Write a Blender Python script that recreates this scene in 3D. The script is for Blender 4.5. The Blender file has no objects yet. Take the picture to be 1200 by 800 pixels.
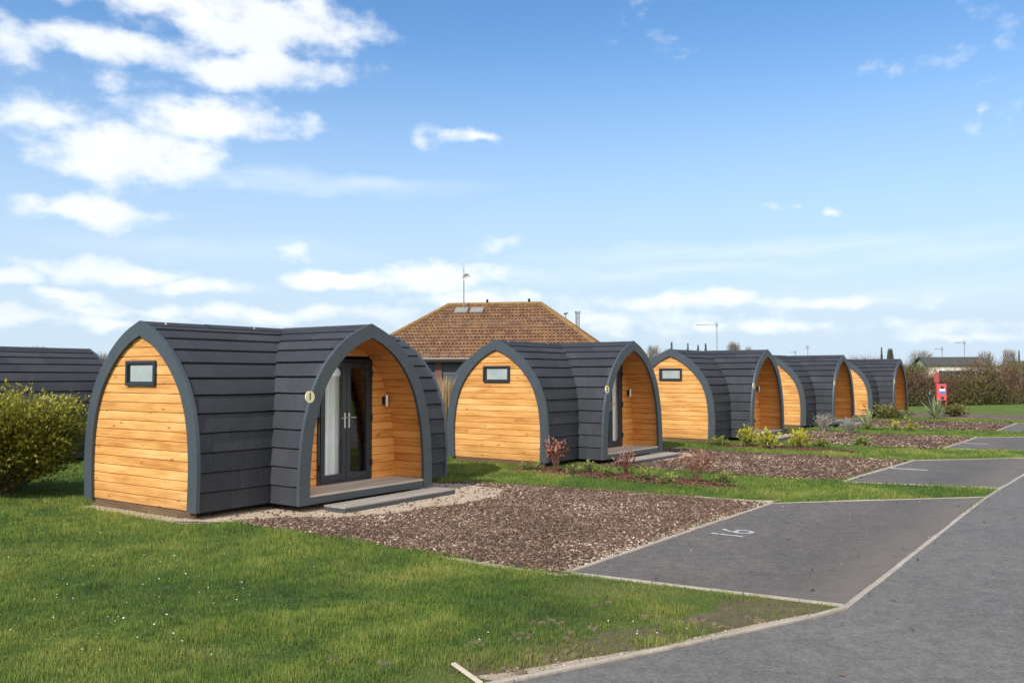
import bpy, bmesh, math, random
import numpy as np
from mathutils import Vector, Matrix
random.seed(7); rng = np.random.default_rng(7)
scene = bpy.context.scene
col = scene.collection
R = math.radians

# ------------------------------------------------------------------ helpers
ANG = R(54.2)
ORI = Vector((-4.897, 11.478, 0))
U = Vector((math.cos(ANG), math.sin(ANG), 0)); V = Vector((math.sin(ANG), -math.cos(ANG), 0))

def tag(o, label=None, cat=None, group=None, kind=None):
    if label: o['label'] = label
    if cat: o['category'] = cat
    if group: o['group'] = group
    if kind: o['kind'] = kind
    return o

def empty(name, loc=(0, 0, 0), rz=0.0):
    o = bpy.data.objects.new(name, None); col.objects.link(o)
    o.empty_display_size = .2
    o.location = loc; o.rotation_euler = (0, 0, rz)
    return o

class MB:
    """collects verts / faces (+ uv and tone per face) for ONE mesh"""
    def __init__(s): s.v = []; s.f = []; s.uv = []; s.t = []
    def face(s, pts, uv=None, tone=0.5):
        n = len(s.v); s.v += [tuple(p) for p in pts]
        s.f.append(tuple(range(n, n + len(pts))))
        s.uv += list(uv) if uv else [(0, 0)] * len(pts)
        s.t.append(tone)
    def box(s, x0, x1, y0, y1, z0, z1, tone=.5, M=None, axis=0):
        c = [Vector((x, y, z)) for z in (z0, z1) for y in (y0, y1) for x in (x0, x1)]
        if M is not None: c = [M @ p for p in c]
        loc = [(x, y, z) for z in (z0, z1) for y in (y0, y1) for x in (x0, x1)]
        off = random.random() * 20
        for f in ((0, 2, 3, 1), (4, 5, 7, 6), (0, 1, 5, 4), (2, 6, 7, 3), (0, 4, 6, 2), (1, 3, 7, 5)):
            uv = []
            for i in f:
                p = loc[i]; a = p[axis]; b = sum(p[j] for j in range(3) if j != axis)
                uv.append((a + off, b))
            s.face([c[i] for i in f], uv, tone)
    def tube(s, pts, r, n=8, cap=True, tone=.5):
        pts = [Vector(p) for p in pts]
        rs = r if hasattr(r, '__len__') else [r] * len(pts)
        rings = []
        for i, p in enumerate(pts):
            d = (pts[min(i + 1, len(pts) - 1)] - pts[max(i - 1, 0)]).normalized()
            a = d.cross(Vector((0, 0, 1)))
            if a.length < 1e-3: a = Vector((1, 0, 0))
            a.normalize(); b = d.cross(a)
            rings.append([p + (a * math.cos(2 * math.pi * k / n) + b * math.sin(2 * math.pi * k / n)) * rs[i] for k in range(n)])
        for i in range(len(rings) - 1):
            for k in range(n):
                s.face([rings[i][k], rings[i][(k + 1) % n], rings[i + 1][(k + 1) % n], rings[i + 1][k]], tone=tone)
        if cap:
            s.face(rings[0], tone=tone); s.face(rings[-1][::-1], tone=tone)
    def build(s, name, mat, parent=None, bevel=0, smooth=False, weld=True):
        me = bpy.data.meshes.new(name)
        me.from_pydata(s.v, [], s.f)
        uvl = me.uv_layers.new(name='UVMap')
        uvl.data.foreach_set('uv', np.array(s.uv, dtype=np.float32).ravel())
        at = me.attributes.new('tone', 'FLOAT', 'FACE')
        at.data.foreach_set('value', np.array(s.t, dtype=np.float32))
        if weld:
            bm = bmesh.new(); bm.from_mesh(me)
            bmesh.ops.remove_doubles(bm, verts=bm.verts, dist=1e-5)
            bmesh.ops.recalc_face_normals(bm, faces=bm.faces)
            bm.to_mesh(me); bm.free()
        me.materials.append(mat)
        if smooth: me.shade_smooth()
        o = bpy.data.objects.new(name, me); col.objects.link(o)
        if parent: o.parent = parent
        if bevel:
            b = o.modifiers.new('bevel', 'BEVEL'); b.width = bevel; b.segments = 2; b.limit_method = 'ANGLE'
        return o

def np_mesh(name, verts, faces_per, mat, tone=None, parent=None, shade=None):
    """verts (n,k,3): n islands of k verts; faces_per: list of index tuples inside one island"""
    n, k, _ = verts.shape
    me = bpy.data.meshes.new(name)
    me.vertices.add(n * k); me.vertices.foreach_set('co', verts.astype(np.float32).ravel())
    fl = [len(f) for f in faces_per]
    base = (np.arange(n) * k)[:, None]
    idx = np.concatenate([np.array(f) for f in faces_per])[None, :] + base
    me.loops.add(idx.size); me.loops.foreach_set('vertex_index', idx.astype(np.int32).ravel())
    tot = np.tile(np.array(fl), n); st = np.concatenate([[0], np.cumsum(tot)[:-1]])
    me.polygons.add(len(tot)); me.polygons.foreach_set('loop_start', st.astype(np.int32))
    me.polygons.foreach_set('loop_total', tot.astype(np.int32))
    me.update(calc_edges=True)
    if tone is not None:
        at = me.attributes.new('tone', 'FLOAT', 'FACE')
        at.data.foreach_set('value', np.repeat(tone.astype(np.float32), len(fl)))
    if shade is not None:
        at = me.attributes.new('dry', 'FLOAT', 'FACE')
        at.data.foreach_set('value', np.repeat(shade.astype(np.float32), len(fl)))
    me.materials.append(mat)
    o = bpy.data.objects.new(name, me); col.objects.link(o)
    if parent: o.parent = parent
    return o

def copy_tree(o, parent=None):
    c = o.copy(); col.objects.link(c)
    if parent: c.parent = parent
    for ch in [x for x in bpy.data.objects if x.parent == o]:
        copy_tree(ch, c)
    return c

# value noise in numpy for scattering
_g = rng.random((256, 256))
def vnoise(x, y):
    xi = np.floor(x).astype(int); yi = np.floor(y).astype(int); fx = x - xi; fy = y - yi
    fx = fx * fx * (3 - 2 * fx); fy = fy * fy * (3 - 2 * fy)
    g = lambda a, b: _g[a % 256, b % 256]
    return (g(xi, yi) * (1 - fx) + g(xi + 1, yi) * fx) * (1 - fy) + (g(xi, yi + 1) * (1 - fx) + g(xi + 1, yi + 1) * fx) * fy
def fnoise(x, y): return .55 * vnoise(x, y) + .3 * vnoise(x * 2.1 + 7, y * 2.1 + 3) + .15 * vnoise(x * 4.3 + 1, y * 4.3 + 9)

# ------------------------------------------------------------------ materials
class NT:
    def __init__(s, name):
        s.m = bpy.data.materials.new(name); s.m.use_nodes = True
        s.t = s.m.node_tree; s.b = s.t.nodes['Principled BSDF']; s.out = s.t.nodes['Material Output']
    def n(s, typ, **kw):
        nd = s.t.nodes.new('ShaderNode' + typ)
        for k, v in kw.items():
            if k.startswith('i_'):
                key = k[2:]; key = int(key) if key.isdigit() else key.replace('_', ' ')
                s.put(nd.inputs[key], v)
            else: setattr(nd, k, v)
        return nd
    def put(s, sock, v):
        if isinstance(v, bpy.types.NodeSocket): s.t.links.new(v, sock)
        else: sock.default_value = v
    def math(s, op, a, b=0.0, clamp=False):
        nd = s.n('Math', operation=op); nd.use_clamp = clamp
        s.put(nd.inputs[0], a); s.put(nd.inputs[1], b); return nd.outputs[0]
    def noise(s, vec, scale, detail=4, rough=.55, dist=0):
        nd = s.n('TexNoise'); s.put(nd.inputs['Vector'], vec)
        nd.inputs['Scale'].default_value = scale; nd.inputs['Detail'].default_value = detail
        nd.inputs['Roughness'].default_value = rough; nd.inputs['Distortion'].default_value = dist
        return nd.outputs['Fac']
    def ramp(s, fac, stops):
        nd = s.n('ValToRGB'); s.put(nd.inputs[0], fac); e = nd.color_ramp.elements
        while len(e) < len(stops): e.new(.5)
        for el, (p, c) in zip(e, stops): el.position = p; el.color = (c[0], c[1], c[2], 1)
        return nd.outputs[0]
    def mix(s, f, a, b, typ='MIX'):
        nd = s.n('Mix', data_type='RGBA', blend_type=typ)
        s.put(nd.inputs[0], f)
        for i, c in ((6, a), (7, b)):
            s.put(nd.inputs[i], c if isinstance(c, bpy.types.NodeSocket) else (c[0], c[1], c[2], 1))
        return nd.outputs[2]
    def vec(s, src='Object', scale=(1, 1, 1), rnd=True):
        if src == 'UV': v = s.n('UVMap').outputs[0]
        elif src == 'World': v = s.n('NewGeometry').outputs['Position']
        else: v = s.n('TexCoord').outputs['Object']
        mp = s.n('Mapping'); s.put(mp.inputs[0], v); mp.inputs['Scale'].default_value = scale
        if rnd and src != 'World':
            r = s.n('ObjectInfo').outputs['Random']
            c = s.n('CombineXYZ'); s.put(c.inputs[0], s.math('MULTIPLY', r, 31.0)); s.put(c.inputs[1], s.math('MULTIPLY', r, 17.0))
            s.put(mp.inputs['Location'], c.outputs[0])
        return mp.outputs[0]
    def attr(s, name='tone'):
        return s.n('Attribute', attribute_name=name).outputs['Fac']
    def bump(s, h, dist=.01, strength=1.0):
        nd = s.n('Bump'); s.put(nd.inputs['Height'], h); nd.inputs['Distance'].default_value = dist
        nd.inputs['Strength'].default_value = strength; s.t.links.new(nd.outputs[0], s.b.inputs['Normal'])
    def col(s, c): s.put(s.b.inputs['Base Color'], c if isinstance(c, bpy.types.NodeSocket) else (c[0], c[1], c[2], 1)); return s
    def rough(s, r): s.put(s.b.inputs['Roughness'], r); return s

def simple(name, c, rough=.6, metal=0, var=.15, scale=6, bump=0, bscale=60, spec=.5):
    k = NT(name); v = k.vec()
    nz = k.noise(v, scale, 5)
    a = [x * (1 - var) for x in c]; b = [min(1, x * (1 + var)) for x in c]
    k.col(k.mix(nz, a, b)).rough(rough); k.b.inputs['Metallic'].default_value = metal
    k.b.inputs['Specular IOR Level'].default_value = spec
    if bump: k.bump(k.noise(v, bscale, 4), bump)
    return k.m

def wood(name, pal, knot=True, rough=.55, weather=0.0):
    k = NT(name); tone = k.attr()
    v = k.vec('UV', (1, 1, 1))
    off = k.n('CombineXYZ'); k.put(off.inputs[2], k.math('MULTIPLY', tone, 40.0))
    va = k.n('VectorMath', operation='ADD'); k.put(va.inputs[0], v); k.put(va.inputs[1], off.outputs[0])
    mp = k.n('Mapping'); k.put(mp.inputs[0], va.outputs[0]); mp.inputs['Scale'].default_value = (1.2, 26, 1)
    g1 = k.noise(mp.outputs[0], 1.6, 6, .6, .6)
    mp2 = k.n('Mapping'); k.put(mp2.inputs[0], va.outputs[0]); mp2.inputs['Scale'].default_value = (1.0, 5.0, 1)
    g2 = k.noise(mp2.outputs[0], 1.3, 3, .5, .3)
    f = k.math('ADD', k.math('MULTIPLY', k.math('SUBTRACT', g1, .5), .70), k.math('ADD', k.math('MULTIPLY', k.math('SUBTRACT', g2, .5), .75), .44))
    f = k.math('ADD', f, k.math('MULTIPLY', k.math('SUBTRACT', tone, .5), .20))
    c = k.ramp(f, [(.12, pal[0]), (.42, pal[1]), (.72, pal[2])])
    if knot:
        mk = k.n('Mapping'); k.put(mk.inputs[0], va.outputs[0]); mk.inputs['Scale'].default_value = (3.1, 9, 1)
        vo = k.n('TexVoronoi'); k.put(vo.inputs['Vector'], mk.outputs[0]); vo.inputs['Scale'].default_value = 1.0
        kn = k.ramp(vo.outputs['Distance'], [(.05, (1, 1, 1)), (.17, (0, 0, 0))])
        kn2 = k.math('MULTIPLY', kn, k.math('GREATER_THAN', k.noise(va.outputs[0], 2.3, 1), .42))
        c = k.mix(k.math('MULTIPLY', kn2, .75), c, (pal[0][0] * .42, pal[0][1] * .32, pal[0][2] * .3))
    if weather:
        w = k.noise(k.vec('Object', (1, 1, 1)), 2.2, 4)
        c = k.mix(k.math('MULTIPLY', w, weather), c, (.20, .12, .06))
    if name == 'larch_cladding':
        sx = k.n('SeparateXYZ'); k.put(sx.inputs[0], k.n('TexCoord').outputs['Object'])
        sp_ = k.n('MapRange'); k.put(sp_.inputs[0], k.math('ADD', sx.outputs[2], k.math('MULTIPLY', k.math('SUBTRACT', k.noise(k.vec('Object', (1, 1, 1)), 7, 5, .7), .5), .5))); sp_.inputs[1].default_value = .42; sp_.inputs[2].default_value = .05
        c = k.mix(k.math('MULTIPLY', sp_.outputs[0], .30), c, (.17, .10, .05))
    k.col(c).rough(rough); k.b.inputs['Specular IOR Level'].default_value = .35
    k.bump(g1, .004, .5)
    return k.m

M = {}
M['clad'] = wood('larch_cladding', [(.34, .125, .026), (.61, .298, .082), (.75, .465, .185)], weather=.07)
M['lining'] = wood('porch_lining', [(.42, .14, .03), (.66, .285, .070), (.76, .39, .12)])
M['deck'] = wood('weathered_deck', [(.33, .27, .205), (.49, .41, .325), (.60, .52, .42)], knot=False, rough=.85)

M['tread'] = wood('grey_step_tread', [(.15, .13, .11), (.235, .21, .185), (.31, .285, .25)], knot=False, rough=.88)
M['basewood'] = wood('brown_base_timber', [(.06, .035, .02), (.11, .065, .035), (.17, .11, .06)], knot=False, rough=.85)
# mineral felt shingle
k = NT('felt_shingle'); v = k.vec()
tone = k.attr()
gr = k.noise(k.vec('Object', (1, 1, 1)), 260, 2, .7)
st = k.noise(k.vec('Object', (14, 14, .7)), 2.0, 4, .6)
bl = k.noise(v, 1.7, 5, .6)
f = k.math('ADD', k.math('MULTIPLY', gr, .34), k.math('ADD', k.math('MULTIPLY', st, .34), k.math('MULTIPLY', bl, .3)))
f = k.math('ADD', f, k.math('MULTIPLY', k.math('SUBTRACT', tone, .5), .16))
c = k.ramp(f, [(.28, (.022, .0240, .029)), (.5, (.0345, .0370, .0445)), (.75, (.060, .0625, .071))])
k.col(c).rough(.88); k.b.inputs['Specular IOR Level'].default_value = .3
k.bump(k.math('ADD', gr, st), .004, .6); M['shingle'] = k.m

M['trim'] = simple('anthracite_trim', (.048, .060, .071), .48, var=.22, scale=3.2, bump=.0015, bscale=40)
M['door'] = simple('anthracite_frame', (.020, .026, .036), .35, var=.08)
M['dark'] = simple('dark_void_timber', (.018, .016, .014), .9, var=.3)
M['black'] = simple('black_metal', (.012, .012, .013), .45)
M['steel'] = simple('brushed_steel', (.62, .62, .62), .28, metal=1, var=.06)
M['white'] = simple('white_curtain', (.84, .85, .86), .9, var=.04)
M['frost'] = simple('frosted_glass', (.31, .345, .34), .22, var=.30, scale=3.5)
M['sign'] = simple('cream_disc', (.74, .70, .40), .5, var=.05)
M['ink'] = simple('dark_ink', (.06, .07, .03), .6)
k = NT('door_glass')
fr = k.n('LayerWeight'); fr.inputs[0].default_value = .5; fz = k.math('POWER', fr.outputs['Facing'], 5.0)
gl = k.n('BsdfGlossy'); gl.inputs['Roughness'].default_value = .01; gl.inputs['Color'].default_value = (1, 1, 1, 1)
tr = k.n('BsdfTransparent'); tr.inputs[0].default_value = (.95, .965, .97, 1)
mx = k.n('MixShader'); k.put(mx.inputs[0], k.math('ADD', k.math('MULTIPLY', fz, .9), .07)); k.put(mx.inputs[1], tr.outputs[0]); k.put(mx.inputs[2], gl.outputs[0])
k.t.links.new(mx.outputs[0], k.out.inputs['Surface']); M['glass'] = k.m

# ground / grass
def grass_ground():
    k = NT('lawn_soil'); v = k.vec('World')
    a = k.noise(v, .35, 5, .6); b = k.noise(v, 3.5, 5, .65); c_ = k.noise(v, 38, 4, .7)
    f = k.math('ADD', k.math('MULTIPLY', a, .4), k.math('ADD', k.math('MULTIPLY', b, .3), k.math('MULTIPLY', c_, .35)))
    c = k.ramp(f, [(.34, (.045, .08, .018)), (.5, (.095, .14, .028)), (.64, (.15, .18, .045)), (.74, (.22, .195, .085))])
    k.col(c).rough(.95); k.b.inputs['Specular IOR Level'].default_value = .15
    k.bump(k.math('ADD', c_, b), .05, .8); return k.m
M['lawn'] = grass_ground()
k = NT('grass_blade'); t = k.attr('tone'); d = k.attr('dry')
c = k.ramp(t, [(0, (.042, .088, .022)), (.35, (.090, .158, .027)), (.7, (.165, .225, .036)), (1, (.30, .30, .075))])
c = k.mix(d, c, (.165, .135, .058))
k.col(c).rough(.7); k.b.inputs['Specular IOR Level'].default_value = .2
gn = k.n('NewGeometry').outputs['Normal']; nm = k.n('VectorMath', operation='ADD'); k.put(nm.inputs[0], gn); nm.inputs[1].default_value = (0, 0, 1.1); nn = k.n('VectorMath', operation='NORMALIZE'); k.put(nn.inputs[0], nm.outputs[0]); k.put(k.b.inputs['Normal'], nn.outputs[0])
tl = k.n('BsdfTranslucent'); k.put(tl.inputs[0], c); mx = k.n('MixShader'); mx.inputs[0].default_value = .3
k.t.links.new(k.b.outputs[0], mx.inputs[1]); k.t.links.new(tl.outputs[0], mx.inputs[2]); k.t.links.new(mx.outputs[0], k.out.inputs['Surface'])
M['blade'] = k.m
def leafmat(name, stops, transl=.3, rough=.5):
    k = NT(name); c = k.ramp(k.attr('tone'), stops); k.col(c).rough(rough); k.b.inputs['Specular IOR Level'].default_value = .35
    tl = k.n('BsdfTranslucent'); k.put(tl.inputs[0], c); mx = k.n('MixShader'); mx.inputs[0].default_value = transl
    k.t.links.new(k.b.outputs[0], mx.inputs[1]); k.t.links.new(tl.outputs[0], mx.inputs[2]); k.t.links.new(mx.outputs[0], k.out.inputs['Surface'])
    return k.m
M['bushleaf'] = leafmat('privet_leaf', [(0, (.035, .045, .010)), (.4, (.12, .125, .018)), (.75, (.28, .265, .03)), (1, (.44, .40, .06))])
M['redleaf'] = leafmat('red_leaf', [(0, (.06, .09, .025)), (.42, (.13, .14, .05)), (.6, (.15, .045, .03)), (.85, (.26, .07, .05)), (1, (.42, .22, .15))])
M['yelleaf'] = leafmat('yellow_leaf', [(0, (.08, .12, .02)), (.5, (.25, .27, .03)), (1, (.55, .47, .04))])
M['lowleaf'] = leafmat('low_leaf', [(0, (.04, .07, .015)), (.5, (.12, .16, .03)), (1, (.26, .27, .07))])
M['greyleaf'] = leafmat('grey_leaf', [(0, (.14, .13, .11)), (.5, (.27, .26, .22)), (1, (.42, .40, .35))])
M['spikeleaf'] = leafmat('spike_leaf', [(0, (.10, .13, .05)), (.5, (.26, .28, .13)), (1, (.50, .48, .28))])
M['reed'] = leafmat('dry_reed', [(0, (.22, .14, .07)), (.5, (.40, .28, .15)), (1, (.55, .42, .26))])
M['twig'] = leafmat('hedge_twig', [(0, (.07, .042, .025)), (.45, (.15, .092, .052)), (.8, (.25, .155, .082)), (1, (.33, .23, .13))], .1, .8)
M['hedgeleaf'] = leafmat('hedge_leaf', [(0, (.035, .045, .014)), (.5, (.105, .112, .026)), (1, (.20, .18, .05))])
M['fartwig'] = leafmat('far_twig', [(0, (.15, .12, .10)), (1, (.27, .23, .20))], .1, .9)
M['conifer'] = leafmat('far_conifer', [(0, (.05, .05, .035)), (1, (.12, .11, .08))], .1, .9)
M['bark'] = simple('bark', (.075, .055, .038), .9, var=.4, scale=20, bump=.01)
M['lavstem'] = simple('lavender_stem', (.26, .24, .19), .9)
M['stem'] = simple('stem', (.12, .06, .03), .8, var=.3)

# bark mulch
k = NT('bark_mulch_bed'); v = k.vec('World')
vo = k.n('TexVoronoi'); k.put(vo.inputs['Vector'], k.vec('World', (28, 28, 28))); vo.inputs['Scale'].default_value = 1
c = k.ramp(k.math('ADD', k.math('MULTIPLY', vo.outputs['Color'], .7), k.math('MULTIPLY', k.noise(v, 1.2, 4), .4)),
           [(.2, (.030, .018, .013)), (.5, (.085, .052, .040)), (.72, (.17, .11, .085)), (.95, (.34, .26, .21))])
k.col(c).rough(.95); k.bump(vo.outputs['Distance'], .02, .8); M['mulch'] = k.m
k = NT('bark_chip'); t = k.attr('tone')
k.col(k.ramp(t, [(0, (.042, .024, .015)), (.4, (.112, .064, .040)), (.7, (.180, .108, .070)), (.88, (.26, .175, .122)), (.97, (.38, .28, .20)), (1, (.50, .41, .32))])).rough(.9)
M['chip'] = k.m
k = NT('red_bark_chip'); k.col(k.ramp(k.attr('tone'), [(0, (.03, .012, .008)), (.5, (.11, .038, .022)), (1, (.22, .085, .05))])).rough(.9); M['redchip'] = k.m
k = NT('sandy_gravel'); v = k.vec('World')
g = k.noise(v, 90, 4, .75); b = k.noise(v, 5, 5, .6)
k.col(k.mix(b, k.ramp(g, [(.3, (.34, .25, .17)), (.5, (.56, .44, .32)), (.7, (.68, .57, .44))]), k.ramp(g, [(.35, (.16, .11, .07)), (.6, (.36, .28, .20))]))).rough(.95)
k.bump(g, .012); M['sand'] = k.m

# tarmac
def tarmac(name, base, warm):
    k = NT(name); v = k.vec('World')
    fine = k.noise(v, 150, 3, .8); mid = k.noise(v, 9, 5, .6); big = k.noise(v, .55, 5, .6, .4)
    vo = k.n('TexVoronoi'); k.put(vo.inputs['Vector'], k.vec('World', (75, 75, 75))); vo.inputs['Scale'].default_value = 1
    sp = k.ramp(vo.outputs['Color'], [(.80, (0, 0, 0)), (.92, (1, 1, 1))])
    lo = [x * .60 for x in base]; hi = [x * 1.42 for x in base]
    c = k.mix(k.ramp(fine, [(.35, (0, 0, 0)), (.65, (1, 1, 1))]), lo, hi)
    c = k.mix(k.math('MULTIPLY', sp, .40), c, (base[0] * 2.6, base[1] * 2.5, base[2] * 2.4))
    c = k.mix(k.ramp(big, [(.40, (0, 0, 0)), (.68, (1, 1, 1))]), c, warm)
    c = k.mix(k.ramp(mid, [(.2, (0, 0, 0)), (.8, (.5, .5, .5))]), c, lo)
    m3 = k.noise(v, 34, 3, .65); m4 = k.noise(k.vec('World', (1, 1, 1)), 6.5, 4, .7, .5)
    mm = k.math('ADD', k.math('MULTIPLY', k.math('SUBTRACT', m3, .5), 1.3), k.math('ADD', k.math('MULTIPLY', k.math('SUBTRACT', m4, .5), .85), 1.0))
    sc_ = k.n('VectorMath', operation='SCALE'); k.put(sc_.inputs[0], c); k.put(sc_.inputs['Scale'], mm); c = sc_.outputs[0]
    if 'bay' in name:
        dt = k.n('VectorMath', operation='DOT_PRODUCT'); k.put(dt.inputs[0], k.vec('World')); dt.inputs[1].default_value = V
        tt = k.math('SUBTRACT', dt.outputs['Value'], ORI.dot(V))
        mr = k.n('MapRange', interpolation_type='SMOOTHSTEP'); k.put(mr.inputs[0], k.math('ADD', tt, k.math('MULTIPLY', k.math('SUBTRACT', k.noise(v, 1.1, 4), .5), .9))); mr.inputs[1].default_value = 8.0; mr.inputs[2].default_value = 8.8
        c = k.mix(k.math('MULTIPLY', mr.outputs[0], .55), c, (.20, .168, .138))
        mr2 = k.n('MapRange', interpolation_type='SMOOTHSTEP'); k.put(mr2.inputs[0], k.math('ADD', tt, k.math('MULTIPLY', k.math('SUBTRACT', k.noise(k.vec('World', (.9, .9, .9)), .8, 5), .5), 3.2))); mr2.inputs[1].default_value = 7.0; mr2.inputs[2].default_value = 8.3
        c = k.mix(k.math('MULTIPLY', mr2.outputs[0], .26), c, (.052, .046, .041))
    # dark tyre-worn streaks and old drips along the lane
    strk = k.noise(k.vec('World', (1, 1, 1)), 1.9, 6, .7, 1.2)
    c = k.mix(k.ramp(strk, [(.57, (0, 0, 0)), (.72, (.5, .5, .5))]), c, [x * .5 for x in base])
    dust = k.noise(v, 2.6, 6, .75, .6)
    c = k.mix(k.ramp(dust, [(.58, (0, 0, 0)), (.75, (.4, .4, .4))]), c, (.19, .17, .145))
    k.col(c).rough(k.ramp(fine, [(.3, (.75,) * 3), (.7, (.95,) * 3)])); k.b.inputs['Specular IOR Level'].default_value = .35
    k.bump(k.math('ADD', fine, vo.outputs['Distance']), .004, .6); return k.m
M['road'] = tarmac('road_tarmac', (.128, .119, .110), (.155, .142, .128))
M['bay'] = tarmac('bay_tarmac', (.112, .101, .091), (.150, .124, .104))
k = NT('kerb_concrete'); v = k.vec('World')
n1 = k.noise(v, 45, 5, .7); n2 = k.noise(v, 2.5, 5, .65)
c = k.ramp(k.math('ADD', k.math('MULTIPLY', n1, .5), k.math('MULTIPLY', n2, .5)), [(.32, (.22, .185, .15)), (.5, (.33, .285, .235)), (.68, (.43, .38, .32))])
k.col(c).rough(.92); k.bump(n1, .006); M['kerb'] = k.m
k = NT('worn_road_paint'); v = k.vec('World')
w = k.ramp(k.noise(v, 30, 5, .8), [(.42, (0, 0, 0)), (.60, (1, 1, 1))])
k.col(k.mix(w, (.16, .16, .16), (.50, .50, .48))).rough(.8); M['paint'] = k.m
M['daisy'] = simple('daisy_white', (.78, .78, .74), .7)
M['mud'] = simple('mud', (.13, .10, .055), .95, var=.4, scale=25, bump=.02, bscale=40)
k = NT('worn_soil'); v = k.vec('World'); a_ = k.noise(v, 6, 5, .7); b_ = k.noise(v, 70, 4, .8)
k.col(k.ramp(k.math('ADD', k.math('MULTIPLY', a_, .5), k.math('MULTIPLY', b_, .5)), [(.33, (.055, .055, .018)), (.47, (.11, .09, .04)), (.58, (.17, .125, .065)), (.7, (.27, .20, .11))])).rough(.95); k.bump(b_, .02); M['soil'] = k.m
M['stick'] = simple('stick_wood', (.50, .42, .31), .8, var=.25, scale=20)

# ------------------------------------------------------------------ frame of the site
FPX, PITCH, HC = 1021.04, .039, 1.79
def st_(s, t, z=0.0): return ORI + U * s + V * t + Vector((0, 0, z))

# ------------------------------------------------------------------ camera, light, sky
cam = bpy.data.cameras.new('camera'); co = bpy.data.objects.new('camera', cam); col.objects.link(co)
co.location = (0, 0, HC); co.rotation_euler = (R(90) + PITCH, 0, 0)
cam.sensor_width = 36; cam.lens = FPX / 1200 * 36; cam.clip_end = 6000; cam.clip_start = .05
scene.camera = co
SUN_AZ, SUN_EL = R(233), R(43)
sv = Vector((math.cos(SUN_AZ) * math.cos(SUN_EL), math.sin(SUN_AZ) * math.cos(SUN_EL), math.sin(SUN_EL)))
sl = bpy.data.lights.new('sun', 'SUN'); sl.energy = 3.6; sl.angle = R(.6); sl.color = (1, .93, .82)
so = bpy.data.objects.new('sun', sl); col.objects.link(so); so.rotation_euler = (-sv).to_track_quat('-Z', 'Y').to_euler()
scene.view_settings.view_transform = 'Standard'; scene.view_settings.look = 'None'
scene.view_settings.exposure = 0.55; scene.view_settings.gamma = 1.0; scene.view_settings.use_curve_mapping = False

def px_azel(x, y):
    w = (400 - y) / FPX; c, s = math.cos(PITCH), math.sin(PITCH)
    d = Vector(((x - 600) / FPX, c - w * s, s + w * c)).normalized()
    return math.atan2(d.x, d.y), math.asin(d.z)

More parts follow.
